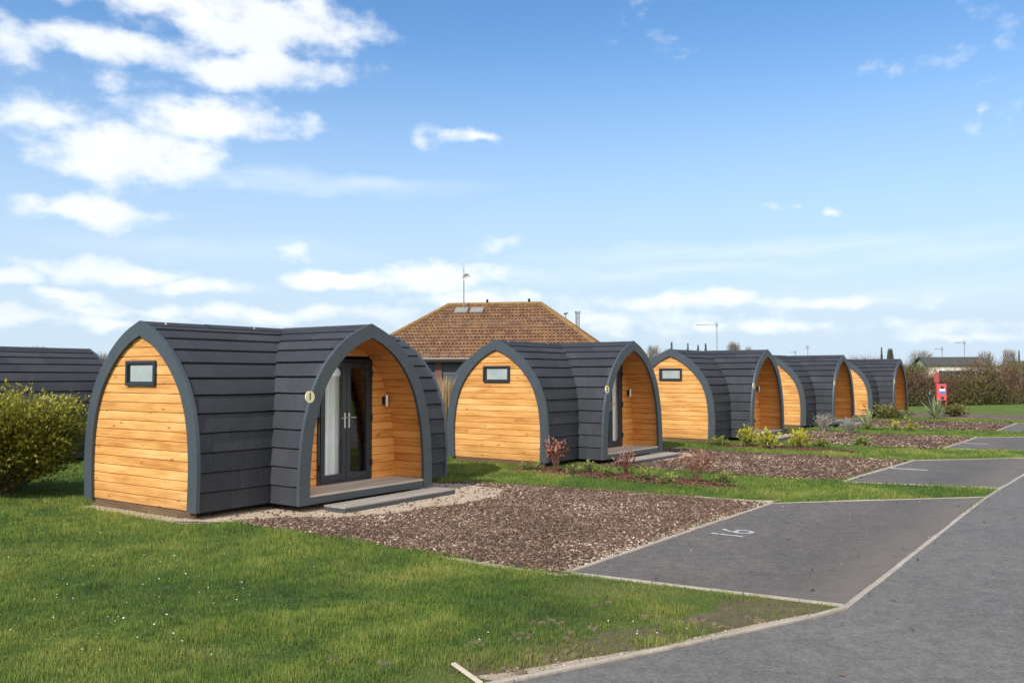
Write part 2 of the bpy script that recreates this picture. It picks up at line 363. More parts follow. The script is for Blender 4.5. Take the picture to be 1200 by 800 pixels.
def make_world():
    w = bpy.data.worlds.new('World'); scene.world = w; w.use_nodes = True
    k = NT.__new__(NT); k.t = w.node_tree
    bg = k.t.nodes['Background']; bg.inputs['Strength'].default_value = .13
    sky = k.n('TexSky', sky_type='NISHITA'); sky.sun_disc = False
    sky.sun_elevation = SUN_EL; sky.sun_rotation = math.atan2(sv.x, sv.y)
    sky.air_density = 1.0; sky.dust_density = .7; sky.ozone_density = 1.6; sky.altitude = 0
    tc = k.n('TexCoord').outputs['Generated']
    sep = k.n('SeparateXYZ'); k.put(sep.inputs[0], tc)
    az = k.math('ARCTAN2', sep.outputs[0], sep.outputs[1]); el = k.math('ARCSINE', sep.outputs[2])
    # ragged edges: warp the cloud layout with noise
    cv = k.n('CombineXYZ'); k.put(cv.inputs[0], az); k.put(cv.inputs[1], k.math('MULTIPLY', el, 1.6))
    wn = k.n('TexNoise'); k.put(wn.inputs[0], cv.outputs[0]); wn.inputs['Scale'].default_value = 13; wn.inputs['Detail'].default_value = 4
    ws = k.n('SeparateColor'); k.put(ws.inputs[0], wn.outputs['Color'])
    aw = k.math('ADD', az, k.math('MULTIPLY', k.math('SUBTRACT', ws.outputs[0], .5), .075))
    ew = k.math('ADD', el, k.math('MULTIPLY', k.math('SUBTRACT', ws.outputs[1], .5), .034))
    pv = k.n('CombineXYZ'); k.put(pv.inputs[0], aw); k.put(pv.inputs[1], ew)
    def field(cl, up):
        acc = None
        for (x, y, rx, ry, wt) in cl:
            a, e = px_azel(x, y)
            s1 = k.n('VectorMath', operation='SUBTRACT'); k.put(s1.inputs[0], pv.outputs[0]); s1.inputs[1].default_value = (a, e - up, 0)
            s2 = k.n('VectorMath', operation='MULTIPLY'); k.put(s2.inputs[0], s1.outputs[0]); s2.inputs[1].default_value = (FPX / rx, FPX / ry, 0)
            ln = k.n('VectorMath', operation='LENGTH'); k.put(ln.inputs[0], s2.outputs[0])
            q = k.math('MULTIPLY', k.math('SUBTRACT', 1.25, ln.outputs['Value']), wt)
            acc = q if acc is None else k.math('MAXIMUM', acc, q)
        return acc
    cumulus = [(300, 28, 125, 42, 1), (190, 2, 120, 18, .8), (300, 82, 118, 24, 1), (125, 55, 85, 22, .8), (8, 42, 50, 30, .62),
               (245, 140, 95, 24, 1), (155, 180, 95, 32, 1), (35, 135, 75, 24, .55), (105, 245, 78, 16, .95), (160, 95, 70, 20, .3), 
               (125, 320, 82, 17, .9), (230, 333, 75, 12, .72), (75, 349, 46, 8, .75), (8, 328, 34, 12, .7),
               (395, 326, 72, 12, 1), (505, 326, 90, 20, .85), (342, 297, 22, 8, .62), (572, 284, 42, 11, .42),
               (300, 366, 250, 10, .62), (560, 350, 110, 13, .60), (790, 353, 120, 12, .85), (690, 376, 190, 15, .5), (980, 352, 130, 8, .5),
               (60, 375, 120, 11, .55), (497, 160, 24, 11, .55), (557, 157, 30, 10, .75), (930, 242, 16, 6, .42), (975, 245, 14, 6, .5),
               (1062, 74, 22, 8, .20), (1115, 68, 16, 10, .22), (1186, 45, 22, 34, .14), (1190, 137, 12, 13, .22), (1141, 134, 7, 8, .24), (770, 30, 26, 18, .10),
               (900, 385, 200, 10, .5), (1120, 392, 140, 7, .4)]
    n1 = k.n('TexNoise'); k.put(n1.inputs[0], cv.outputs[0]); n1.inputs['Scale'].default_value = 19; n1.inputs['Detail'].default_value = 9; n1.inputs['Roughness'].default_value = .56
    n2 = k.n('TexNoise'); k.put(n2.inputs[0], cv.outputs[0]); n2.inputs['Scale'].default_value = 7; n2.inputs['Detail'].default_value = 5
    E = field(cumulus, 0)
    raw = k.math('ADD', E, k.math('MULTIPLY', k.math('SUBTRACT', n1.outputs['Fac'], .5), 2.1))
    sm = k.n('MapRange', interpolation_type='SMOOTHSTEP'); k.put(sm.inputs[0], raw); sm.inputs[1].default_value = .02; sm.inputs[2].default_value = .88
    dens = sm.outputs[0]
    # thin cirrus streaks
    streak = [(370, 214, 190, 12, .8), (250, 290, 170, 14, .45), (880, 294, 270, 13, .7), (780, 318, 260, 11, .6), (1100, 290, 160, 18, .5), (600, 322, 200, 14, .5), (1100, 340, 300, 20, .4)]
    E2 = field(streak, 0)
    cv2 = k.n('CombineXYZ'); k.put(cv2.inputs[0], k.math('MULTIPLY', az, .9)); k.put(cv2.inputs[1], k.math('ADD', k.math('MULTIPLY', el, 9), k.math('MULTIPLY', az, -.6)))
    n3 = k.n('TexNoise'); k.put(n3.inputs[0], cv2.outputs[0]); n3.inputs['Scale'].default_value = 9; n3.inputs['Detail'].default_value = 6
    d2 = k.math('MULTIPLY', k.math('MULTIPLY', k.math('MAXIMUM', E2, 0), n3.outputs['Fac'], True), 1.15, True)
    # flat grey bases: the upper part of each cumulus is lit, the underside is greyer
    below = k.math('SUBTRACT', n2.outputs['Fac'], .35)
    shade = k.math('MULTIPLY', k.math('MULTIPLY', dens, below), 1.9, True)
    lit = (5.9, 6.0, 6.1); gry = (4.1, 4.55, 5.2)
    ccol = k.mix(shade, lit, gry)
    # pale moist air low on the horizon
    hz = k.n('MapRange', interpolation_type='SMOOTHSTEP'); k.put(hz.inputs[0], el); hz.inputs[1].default_value = .42; hz.inputs[2].default_value = .0; hz.inputs[3].default_value = 0; hz.inputs[4].default_value = .97
    hs = k.n('MapRange', interpolation_type='LINEAR'); k.put(hs.inputs[0], el); hs.inputs[1].default_value = 0; hs.inputs[2].default_value = .4; hs.inputs[3].default_value = 1.0; hs.inputs[4].default_value = 1.0
    base = k.mix(1.0, sky.outputs[0], (.56, .83, 1.02), 'MULTIPLY')
    base = k.mix(hz.outputs[0], base, (3.45, 4.2, 4.95))
    c = k.mix(k.math('MULTIPLY', d2, .75), base, (5.2, 5.6, 6.0))
    c = k.mix(k.math('MULTIPLY', dens, .93), c, ccol)
    # unseen bright cloud bank added behind the camera as fill for the porches
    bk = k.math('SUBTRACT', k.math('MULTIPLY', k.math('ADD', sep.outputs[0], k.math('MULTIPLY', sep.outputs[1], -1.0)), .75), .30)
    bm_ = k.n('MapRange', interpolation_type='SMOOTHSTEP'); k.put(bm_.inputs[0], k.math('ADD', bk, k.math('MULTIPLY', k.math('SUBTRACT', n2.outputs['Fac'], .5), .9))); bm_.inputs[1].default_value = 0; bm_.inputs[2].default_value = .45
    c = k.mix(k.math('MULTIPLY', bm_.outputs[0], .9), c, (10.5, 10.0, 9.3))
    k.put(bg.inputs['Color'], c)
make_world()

# ------------------------------------------------------------------ ground, road, bays
def wobble_poly(pts, step=.25, amp=.0, seed=0):
    out = []; n = len(pts)
    for i in range(n):
        a = np.array(pts[i]); b = np.array(pts[(i + 1) % n]); L = np.linalg.norm(b - a); m = max(1, int(L / step))
        nrm = np.array([-(b - a)[1], (b - a)[0]]) / max(L, 1e-6)
        for j in range(m):
            p = a + (b - a) * j / m
            w = (fnoise(np.array([p[0] * 1.7 + seed]), np.array([p[1] * 1.7 + 5.3]))[0] - .5) * 2 * amp
            w += (random.random() - .5) * amp * .5
            out.append(tuple(p + nrm * w))
    return out
def inside(poly, x, y):
    poly = np.array(poly); r = np.zeros(x.shape, bool); n = len(poly)
    for i in range(n):
        x0, y0 = poly[i]; x1, y1 = poly[(i + 1) % n]
        if y0 == y1: continue
        cnd = ((y0 > y) != (y1 > y)) & (x < (x1 - x0) * (y - y0) / (y1 - y0) + x0)
        r ^= cnd
    return r
def sheet(name, poly_st, z, mat):
    me = bpy.data.meshes.new(name); bm = bmesh.new()
    vs = [bm.verts.new(st_(s, t, z)) for s, t in poly_st]
    f = bm.faces.new(vs)
    bmesh.ops.triangulate(bm, faces=[f]); bmesh.ops.recalc_face_normals(bm, faces=bm.faces)
    for f in bm.faces:
        if f.normal.z < 0: f.normal_flip()
    bm.to_mesh(me); bm.free(); me.materials.append(mat)
    o = bpy.data.objects.new(name, me); col.objects.link(o); o['kind'] = 'structure'; return o

g = MB(); S = 3000; g.face([(-S, -S, 0), (S, -S, 0), (S, S, 0), (-S, S, 0)])
o = g.build('ground', M['lawn']); o['kind'] = 'structure'

RD = [(-30, -3.3), (-2.24, 7.66), (-1.1, 8.16), (.2, 8.70), (.62, 8.80), (8.04, 8.80), (11.5, 8.92), (70, 9.9), (70, 17), (-30, 17)]
sheet('road', RD, .006, M['road'])
bays = [[(.31, 6.46), (5.62, 6.48), (8.04, 8.78), (.60, 8.78)],
        [(8.75, 6.58), (13.37, 6.80), (15.8, 8.98), (9.3, 8.84)],
        [(17.1, 6.74), (21.7, 6.83), (24.1, 9.10), (17.7, 9.0)],
        [(25.5, 6.88), (31.0, 6.9), (33.4, 9.24), (26.1, 9.1)],
        [(34.2, 6.9), (39.4, 6.9), (41.6, 9.38), (34.8, 9.26)]]
for b in bays: sheet('parking_bay', b, .010, M['bay'])
mulch = [[(.22, 1.55), (.26, 6.38), (5.56, 6.40), (5.30, 3.6), (4.95, 1.4), (3.4, .5), (1.6, .5)],
         [(8.72, 1.5), (8.72, 6.5), (13.2, 6.72), (13.2, 1.6), (12.5, .6), (9.2, .6)],
         [(16.75, 1.8), (16.75, 6.66), (21.65, 6.76), (21.7, 1.6), (20.5, .6), (17.2, .6)],
         [(25.2, 2), (25.4, 6.8), (30.9, 6.84), (30.3, 1.6), (29, .6), (26, .6)],
         [(34.0, 2), (34.1, 6.8), (39.3, 6.84), (38.5, 1.6), (36, .6)]]
mulch_w = [wobble_poly(m, .22, .07, i * 3.1) for i, m in enumerate(mulch)]
for m in mulch_w: sheet('mulch_bed', m, .004, M['mulch'])
# grit border where the lawn meets bark and kerb, and the sandy hard-standing at the porch
sandp = wobble_poly([(-.15, 1.02), (.2, 1.66), (.75, 1.9), (1.15, 2.5), (1.9, 2.85), (3.0, 2.98), (4.0, 3.0), (4.6, 2.5), (4.8, 1.7), (4.6, 1.0), (3.6, .9), (1.2, .9)], .15, .13, 4)
sheet('sand_patch', sandp, .013, M['sand'])
sand2 = wobble_poly([(9.3, 1.8), (9.5, 2.5), (11.5, 2.75), (12.3, 2.2), (12.2, 1.2), (10, 1.0)], .2, .10, 9)
sheet('sand_patch', sand2, .013, M['sand'])
soil1 = wobble_poly([(-.20, -1.1), (-.24, 0), (-.22, 1.3), (.2, 1.6), (.4, 1.2), (.3, -1.1)], .12, .08, 12)
sheet('soil_strip', soil1, .003, M['sand'])
soil2 = wobble_poly([(-2.3, 7.2), (-2.2, 7.66), (-1.1, 8.14), (.45, 8.74), (.50, 8.2), (.35, 7.95), (-.1, 8.05), (-.9, 7.75), (-1.6, 7.40)], .12, .10, 15)
sheet('worn_soil', soil2, .0025, M['soil'])
grit1 = wobble_poly([(.12, 5.0), (.14, 6.45), (.30, 6.52), (.28, 5.6), (.22, 5.0)], .12, .05, 2)
sheet('grit_strip', grit1, .006, M['sand'])
grit2 = wobble_poly([(.25, 6.18), (.3, 6.44), (5.62, 6.46), (6.0, 6.46), (5.6, 6.28), (3, 6.30)], .12, .045, 6)
sheet('grit_strip', grit2, .015, M['sand'])
grit3 = wobble_poly([(-2.35, 7.42), (-2.3, 7.62), (-1.2, 8.08), (.0, 8.58), (.3, 8.66), (-.3, 8.40), (-1.3, 7.98)], .12, .04, 8)
sheet('grit_strip', grit3, .004, M['sand'])
grit4 = wobble_poly([(5.4, 3.4), (5.78, 6.1), (5.9, 6.4), (5.62, 6.42), (5.48, 5.0), (5.2, 3.4)], .12, .05, 3)
sheet('grit_strip', grit4, .007, M['sand'])

def kerb(pts, w, z0, z1, name='kerb', unit=.915):
    m = MB()
    for (a, b) in zip(pts[:-1], pts[1:]):
        A = st_(*a); B = st_(*b); L = (B - A).length; n = max(1, round(L / unit)); d = (B - A).normalized(); p = Vector((-d.y, d.x, 0))
        for i in range(n):
            a0 = A + d * (L * i / n + .004); a1 = A + d * (L * (i + 1) / n - .004)
            dz = random.uniform(-.003, .003); jo = random.uniform(-.006, .006)
            cs = [a0 - p * w / 2, a1 - p * w / 2, a1 + p * w / 2, a0 + p * w / 2]
            lo = [Vector((c.x, c.y, z0)) + p * jo for c in cs]; hi = [Vector((c.x, c.y, z1 + dz)) + p * jo for c in cs]
            m.face(hi); 
            for j in range(4): m.face([lo[j], lo[(j + 1) % 4], hi[(j + 1) % 4], hi[j]])
    o = m.build(name, M['kerb'], bevel=.006); o['kind'] = 'structure'; return o
kerb([(-16, 2.24), (-2.24, 7.66), (-1.1, 8.16), (.12, 8.67), (.52, 8.80)], .040, 0, .024)
kerb([(.52, 8.80), (8.04, 8.80), (11.5, 8.92), (33.4, 9.29)], .050, 0, .0125)
for i, b in enumerate(bays):
    kerb([b[0], b[1]], .070 if i else .045, 0, .026)
    kerb([b[0], b[3]], .035, 0, .020); kerb([b[1], b[2]], .035, 0, .018)

# ------------------------------------------------------------------ painted bay numbers
def text_mesh(txt, size, ext=0.0, bold=0.0):
    cu = bpy.data.curves.new('t', 'FONT'); cu.body = txt; cu.size = size; cu.extrude = ext; cu.offset = bold
    cu.align_x = 'CENTER'; cu.align_y = 'CENTER'
    to = bpy.data.objects.new('t', cu); col.objects.link(to)
    dg = bpy.context.evaluated_depsgraph_get(); me = bpy.data.meshes.new_from_object(to.evaluated_get(dg))
    bpy.data.objects.remove(to); me.materials.clear(); return me
def painted(txt, s, t, size, label, bold=.002):
    me = text_mesh(txt, size, bold=bold); me.materials.append(M['paint'])
    o = bpy.data.objects.new('bay_number', me); col.objects.link(o)
    o.location = st_(s, t, .0145); 
    # reads from the road: text right = +U, text up = -V
    o.rotation_euler = (0, 0, ANG); 
    tag(o, label, 'road marking', 'white bay markings'); return o
painted('16', 3.06, 6.92, .57, 'worn white 16 painted on the tarmac of the nearest parking bay')
painted('1', 11.45, 7.10, .80, 'white stroke painted on the second parking bay from the camera', .05)
painted('1', 19.2, 7.18, .70, 'white stroke painted on the third bay beyond two grass strips', .055)

# ------------------------------------------------------------------ the camping pod
HW, HM, Z0, LEN = 1.262, 2.50, .10, 4.82
UP, PW, HP, VP = 2.42, 1.313, 2.515, 1.853
PM = [(.99, 0), (1.0, .13), (1.0, .257), (.98, .384), (.946, .483), (.895, .568), (.807, .667), (.652, .775), (.461, .871), (.241, .947), (0, 1)]
PP = [(1.0, 0), (1.0, .10), (.99, .22), (.962, .36), (.915, .48), (.81, .64), (.655, .769), (.465, .870), (.24, .947), (0, 1)]
def prof(ctrl, hw, h):
    P = [np.array([c[0] * hw, Z0 + c[1] * (h - Z0)]) for c in ctrl]; out = []
    for i in range(len(P) - 1):
        p0 = P[i - 1] if i else 2 * P[0] - P[1]; p1, p2 = P[i], P[i + 1]
        p3 = P[i + 2] if i + 2 < len(P) else 2 * P[-1] - P[-2]
        for k_ in range(10):
            t = k_ / 10
            out.append(.5 * (2 * p1 + (p2 - p0) * t + (2 * p0 - 5 * p1 + 4 * p2 - p3) * t * t + (3 * p1 - p0 - 3 * p2 + p3) * t ** 3))
    out.append(P[-1]); return np.array(out)
def offset(pr, d):
    """inward by d; stops on the centre line"""
    tg = np.gradient(pr, axis=0); tg /= np.linalg.norm(tg, axis=1)[:, None]
    nr = np.stack([tg[:, 1], -tg[:, 0]], 1)        # outward for base -> apex
    q = pr - nr * d
    q[0, 1] = pr[0, 1]
    for i in range(1, len(q)):
        if q[i, 0] <= 0:
            f = q[i - 1, 0] / (q[i - 1, 0] - q[i, 0]); z = q[i - 1, 1] + f * (q[i, 1] - q[i - 1, 1])
            return np.vstack([q[:i], [[0, z]]])
    # outward offset: extend to the centre line
    dv = q[-1] - q[-2]; f = -q[-1, 0] / dv[0]; q[-1] = q[-1] + dv * f
    return q
def resample(pr, n):
    s = np.concatenate([[0], np.cumsum(np.linalg.norm(np.diff(pr, axis=0), axis=1))]); x = np.linspace(0, s[-1], n)
    return np.stack([np.interp(x, s, pr[:, 0]), np.interp(x, s, pr[:, 1])], 1)
def arclen(pr): return np.concatenate([[0], np.cumsum(np.linalg.norm(np.diff(pr, axis=0), axis=1))])
def w_at(pr, z): return float(np.interp(z, pr[:, 1], pr[:, 0], right=0))
MAIN = prof(PM, HW, HM); PORCH = prof(PP, PW, HP)
MS, PS = offset(MAIN, .022), offset(PORCH, .022)        # roof sheathing
LIN = offset(PORCH, .075)                               # porch lining

def shingles(m, pr, ext, place, rows=12, lift=.022, nseg=26):
    """rows of lapped shingles; ext(z) -> list of (a, b) extents along the barrel; place(a, w, z) -> point"""
    s = arclen(pr); tot = s[-1]; e = tot / rows
    tg = np.gradient(pr, axis=0); tg /= np.linalg.norm(tg, axis=1)[:, None]
    def P(x):
        x = min(max(x, 0), tot)
        w = np.interp(x, s, pr[:, 0]); z = np.interp(x, s, pr[:, 1]); nx = np.interp(x, s, tg[:, 1]); nz = -np.interp(x, s, tg[:, 0])
        return w, z, nx, nz
    for r in range(rows):
        base = r * e
        nl = 5
        ph = random.random() * 10; nx_ = None
        npiece = len(ext(Z0 + .1))
        for pc in range(npiece):
            prev = None; tones = {}
            for i in range(nseg + 1):
                t = i / nseg; colpts = []
                jl = .0016 * (math.sin(t * 9 + ph) + math.sin(t * 23 + ph * 2)) * .5 + random.uniform(-.0005, .0005)
                drop = .0025 * math.sin(t * 6.1 + ph) + random.uniform(-.0007, .0007)
                last = r == rows - 1
                for fq in ((0, .25, .5, .75, .915, 1.0)):
                    q = 0 if fq == 0 else 1
                    x = base + e * fq + (drop if q == 0 and r else 0)
                    w, z, nx, nz = P(x); l = (lift + jl) * (1 - fq) + .004
                    if fq == 1.0 and not last: l = -.022
                    a, b = ext(z)[pc]; colpts.append(place(a + (b - a) * t, w + nx * l, z + nz * l))
                w, z, nx, nz = P(base + (drop if r else 0)); a, b = ext(z)[pc]
                lip = place(a + (b - a) * t, w - nx * .022, z - nz * .022)
                cur = [lip] + colpts
                if prev:
                    for q in range(len(cur) - 1):
                        tn = tones.setdefault(int((t - .001) * (b - a) / .9 + ph), random.random())
                        m.face([prev[q], cur[q], cur[q + 1], prev[q + 1]], tone=tn)
                prev = cur

def arch_trim(m, pr, width, a0, a1, place):
    """board-built arch between faces a0 (front) and a1, 3 boards a side with fine joints"""
    out = offset(pr, -.012); inn = offset(pr, width); n = 45
    out = resample(out, n); inn = resample(inn, n)
    out[0, 1] = inn[0, 1] = Z0
    cuts = [0, 22, 33, n - 1]
    for sg in (1, -1):
        for c0, c1 in zip(cuts[:-1], cuts[1:]):
            def P(i, which, a):
                f = 0.0
                q = out if which else inn
                p = q[i]
                if i == c0 and i: p = p + (q[i + 1] - q[i]) * .018
                if i == c1: p = p - (q[i] - q[i - 1]) * .018
                return place(a, sg * p[0], p[1])
            for i in range(c0, c1):
                m.face([P(i, 0, a0), P(i + 1, 0, a0), P(i + 1, 1, a0), P(i, 1, a0)])
                m.face([P(i, 0, a1), P(i, 1, a1), P(i + 1, 1, a1), P(i + 1, 0, a1)])
                m.face([P(i, 1, a0), P(i + 1, 1, a0), P(i + 1, 1, a1), P(i, 1, a1)])
                m.face([P(i, 0, a0), P(i, 0, a1), P(i + 1, 0, a1), P(i + 1, 0, a0)])
            for i in (c0, c1):
                m.face([P(i, 0, a0), P(i, 1, a0), P(i, 1, a1), P(i, 0, a1)])

def board_wall(m, pr, z0, depth, place, bh=.121, holes=()):
    """horizontal boards filling a half-profile pair; place(x, z, d): d = depth into wall. holes: (x0,x1,z0,z1)"""
    top = pr[-1, 1]; n = int(math.ceil((top - z0) / bh))
    for b in range(n):
        za, zb = z0 + b * bh, min(z0 + (b + 1) * bh, top - .002)
        if zb - za < .02: continue
        tone = random.random(); tone = .5 + (tone - .5) * (.7 if random.random() < .78 else 2.2)
        tone = max(0, tone); off = random.random() * 9
        lv = [(za, .026), (za + .005, .001), (za + (zb - za) * .35, 0), (za + (zb - za) * .7, 0), (zb - .006, .002), (zb, .026)]
        spans = [None]
        for h in holes:
            if za < h[3] - .01: spans = [(-99, h[0]), (h[1], 99)]
        for sp in spans:
            tn = tone if sp is None else max(0, min(1, tone + random.uniform(-.2, .2)))
            for (zl, dl), (zh, dh) in zip(lv[:-1], lv[1:]):
                q = []
                for zz, dd in ((zl, dl), (zh, dh)):
                    w = w_at(pr, zz); a, b_ = -w, w
                    if sp: a, b_ = max(a, sp[0]), min(b_, sp[1])
                    q.append((a, b_, zz, dd))
                (a0, b0, z_0, d0), (a1, b1, z_1, d1) = q
                if b0 - a0 < .002 and b1 - a1 < .002: continue
                if b0 < a0 or b1 < a1: continue
                m.face([place(a0, z_0, d0), place(b0, z_0, d0), place(b1, z_1, d1), place(a1, z_1, d1)],
                       [(a0 + off, z_0), (b0 + off, z_0), (b1 + off, z_1), (a1 + off, z_1)], tn)

def make_pod():
    root = empty('camping_pod')
    # roof barrel (both sides), opened where the porch joins
    m = MB(); eu0, eu1 = .02, LEN - .02
    def ext_front(z):
        w = max(w_at(PORCH, z) - .04, 0.0)
        return [(eu0, UP - w), (UP + w, eu1)]
    shingles(m, MS, ext_front, lambda a, w, z: (a, w, z), nseg=16)
    shingles(m, MS, lambda z: [(eu0, eu1)], lambda a, w, z: (a, -w, z))
    roof = m.build('roof', M['shingle'], root)
    c = MB(); zt = MS[-1, 1]
    for i in range(5):
        x0 = eu0 + (eu1 - eu0) * i / 5; x1 = eu0 + (eu1 - eu0) * (i + 1) / 5 - .006; dz = random.uniform(-.003, .003)
        for sg in (1, -1):
            c.face([(x0, 0, zt + .034 + dz), (x1, 0, zt + .034 + dz), (x1, sg * .12, zt - .018 + dz), (x0, sg * .12, zt - .018 + dz)])
            c.face([(x0, sg * .12, zt - .018 + dz), (x1, sg * .12, zt - .018 + dz), (x1, sg * .12, zt - .034 + dz), (x0, sg * .12, zt - .034 + dz)])
    c.build('ridge_cap', M['shingle'], roof)
    for i in range(4):
        x = .45 + i * 1.2 + random.uniform(-.2, .2); y = random.choice((.05, .07)); sc = MB()
        sc.box(x - .012, x + .012, y - .012, y + .012, zt - .01, zt + .022)
        sc.build('ridge_fixing', M['steel'], roof)
    # porch barrel
    m = MB()
    for sg in (1, -1):
        shingles(m, PS, lambda z: [(max(w_at(MAIN, z) - .06, -.03), VP - .05)], lambda a, w, z, sg=sg: (UP + sg * w, a, z), nseg=10)
    proof = m.build('porch_roof', M['shingle'], root)
    c = MB(); zt = PS[-1, 1]
    for sg in (1, -1):
        c.face([(UP, -.02, zt + .03), (UP, VP - .05, zt + .03), (UP + sg * .11, VP - .05, zt - .017), (UP + sg * .11, -.02, zt - .017)])
        c.face([(UP + sg * .11, -.02, zt - .017), (UP + sg * .11, VP - .05, zt - .017), (UP + sg * .11, VP - .05, zt - .032), (UP + sg * .11, -.02, zt - .032)])
    c.build('ridge_cap', M['shingle'], proof)
    # arches
    m = MB(); arch_trim(m, MAIN, .172, -.022, .030, lambda a, w, z: (a, w, z)); m.build('gable_trim', M['trim'], root)
    m = MB(); arch_trim(m, MAIN, .172, LEN + .022, LEN - .03, lambda a, w, z: (a, w, z)); m.build('gable_trim', M['trim'], root)
    m = MB(); arch_trim(m, PORCH, .175, VP + .004, VP - .045, lambda a, w, z: (UP + w, a, z)); m.build('porch_trim', M['trim'], root)
    # gable walls
    GI = offset(MAIN, .05)
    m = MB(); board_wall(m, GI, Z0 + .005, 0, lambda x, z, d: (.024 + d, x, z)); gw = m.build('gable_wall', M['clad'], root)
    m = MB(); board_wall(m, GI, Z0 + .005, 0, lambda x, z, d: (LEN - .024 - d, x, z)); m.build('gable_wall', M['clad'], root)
    # window in the gable
    w = empty('window'); w.parent = root
    m = MB(); y0, y1, z0, z1, fw = -.33, .335, 1.655, 1.985, .055
    fw = .042; m.box(-.014, .020, y0, y1, z0, z0 + fw); m.box(-.014, .020, y0, y1, z1 - fw, z1)
    m.box(-.0139, .020, y0, y0 + fw, z0 + fw, z1 - fw); m.box(-.0139, .020, y1 - fw, y1, z0 + fw, z1 - fw)
    wf = m.build('frame', M['door'], w, bevel=.006)
    m = MB(); b0 = fw - .001; b1 = fw + .014
    m.box(.002, .0195, y0 + b0, y1 - b0, z0 + b0, z0 + b1); m.box(.002, .0195, y0 + b0, y1 - b0, z1 - b1, z1 - b0); m.box(.0025, .019, y0 + b0, y0 + b1, z0 + b1, z1 - b1); m.box(.0025, .019, y1 - b1, y1 - b0, z0 + b1, z1 - b1)
    m.build('glazing_bead', M['black'], w)
    m = MB(); m.box(.012, .020, y0 + b1, y1 - b1, z0 + b1, z1 - b1); m.build('pane', M['frost'], w)
    m = MB(); m.box(.0085, .0115, y0 + b1 + .004, y0 + b1 + .035, z0 + b1, z1 - b1); m.build('opening_rail', M['black'], w)
    # porch lining: boards along the porch, following the arch
    s = arclen(LIN); m = MB(); vb = 1.16
    for sg in (1, -1):
        n = int(s[-1] / .118)
        for i in range(n):
            x0, x1 = s[-1] * i / n, s[-1] * (i + 1) / n; tn = random.random(); off = random.random() * 9
            lv = [(x0, -.018), (x0 + .006, 0), ((x0 + x1) / 2, 0), (x1 - .007, 0), (x1, -.018)]
            pts = []
            for x, d in lv:
                wv = np.interp(x, s, LIN[:, 0]); zv = np.interp(x, s, LIN[:, 1]); i0 = np.searchsorted(s, x) - 1; i0 = max(0, min(i0, len(LIN) - 2))
                tv = LIN[i0 + 1] - LIN[i0]; tv = tv / np.linalg.norm(tv); nx, nz = tv[1], -tv[0]
                pts.append((wv - nx * d, zv - nz * d, x))
            for (wa, za, xa), (wb, zb, xb) in zip(pts[:-1], pts[1:]):
                m.face([(UP + sg * wa, vb, za), (UP + sg * wa, VP - .045, za), (UP + sg * wb, VP - .045, zb), (UP + sg * wb, vb, zb)],
                       [(vb + off, xa), (VP + off, xa), (VP + off, xb), (vb + off, xb)], tn)
    m.build('porch_lining', M['lining'], root)
    # back wall of the porch with the door opening
    DL, DR, DT, DZ = 2.03, 3.13, 2.03, .225
    m = MB(); board_wall(m, offset(PORCH, .07), .20, 0, lambda x, z, d: (UP + x, vb - d, z), bh=.125, holes=[(DL - UP, DR - UP, DZ, DT)])
    m.build('back_wall', M['lining'], root)
    # french doors
    m = MB(); fv0, fv1 = vb - .045, vb + .022; ft = .042
    m.box(DL, DL + ft, fv0, fv1, DZ, DT); m.box(DR - ft, DR, fv0, fv1, DZ, DT); m.box(DL + ft, DR - ft, fv0, fv1, DT - ft, DT); m.box(DL + ft, DR - ft, fv0, fv1, DZ, DZ + .03)
    m.build('door_frame', M['door'], root, bevel=.004)
    mid = (DL + DR) / 2
    for side, (a, b) in enumerate(((DL + ft + .004, mid - .003), (mid + .003, DR - ft - .004))):
        d = empty('door'); d.parent = root
        z0, z1 = DZ + .034, DT - ft - .004; st = .082; v0, v1 = vb - .03, vb + .034
        m = MB(); m.box(a, a + st, v0, v1, z0, z1); m.box(b - st, b, v0, v1, z0, z1); m.box(a + st, b - st, v0, v1 - .0005, z1 - st, z1); m.box(a + st, b - st, v0, v1 - .0005, z0, z0 + st * 1.15)
        m.build('frame', M['door'], d, bevel=.006)
        m = MB(); m.box(a + st - .002, b - st + .002, vb + .002, vb + .010, z0 + st * 1.1, z1 - st + .004); m.build('pane', M['glass'], d)
        hx = b - .04 if side == 0 else a + .04
        m = MB(); m.box(hx - .016, hx + .016, v1 + .001, v1 + .010, 1.02, 1.24); m.tube([(hx, v1 + .01, 1.17), (hx, v1 + .05, 1.17), (hx + (-.10 if side == 0 else .10), v1 + .052, 1.168)], .009, 8)
        m.build('handle', M['steel'], d, bevel=.003)
        hx = a - .012 if side == 0 else b + .012
        for hz in (.47, 1.15, 1.82):
            m = MB(); m.tube([(hx, v1 + .012, hz - .05), (hx, v1 + .012, hz + .05)], .015, 10); m.box(hx - .03, hx + .03, v1 - .003, v1 + .006, hz - .04, hz + .04)
            m.build('hinge', M['black'], d)
    # wall lamp
    l = empty('wall_lamp'); l.parent = root; lu, lz = 3.40, 1.40
    m = MB(); m.box(lu - .035, lu + .035, vb, vb + .012, lz - .06, lz + .06); m.box(lu - .012, lu + .012, vb + .012, vb + .05, lz - .02, lz + .02); m.build('back_plate', M['black'], l, bevel=.003)
    m = MB(); m.tube([(lu, vb + .07, lz - .085), (lu, vb + .07, lz + .085)], .030, 16); m.build('lamp_body', M['steel'], l, smooth=False)
    # deck and fascia
    m = MB(); v = vb + .002; n = 6; bw = (VP - .004 - v) / n
    for i in range(n):
        y0 = v + i * bw; y1 = y0 + bw - .006; wv = w_at(LIN, .22) - .003
        m.box(UP - wv, UP + wv, y0, min(y1, VP - .006), .192, .220, tone=random.random(), axis=0)
    m.build('deck', M['deck'], root, bevel=.003)
    inn = w_at(offset(PORCH, .175), .16)
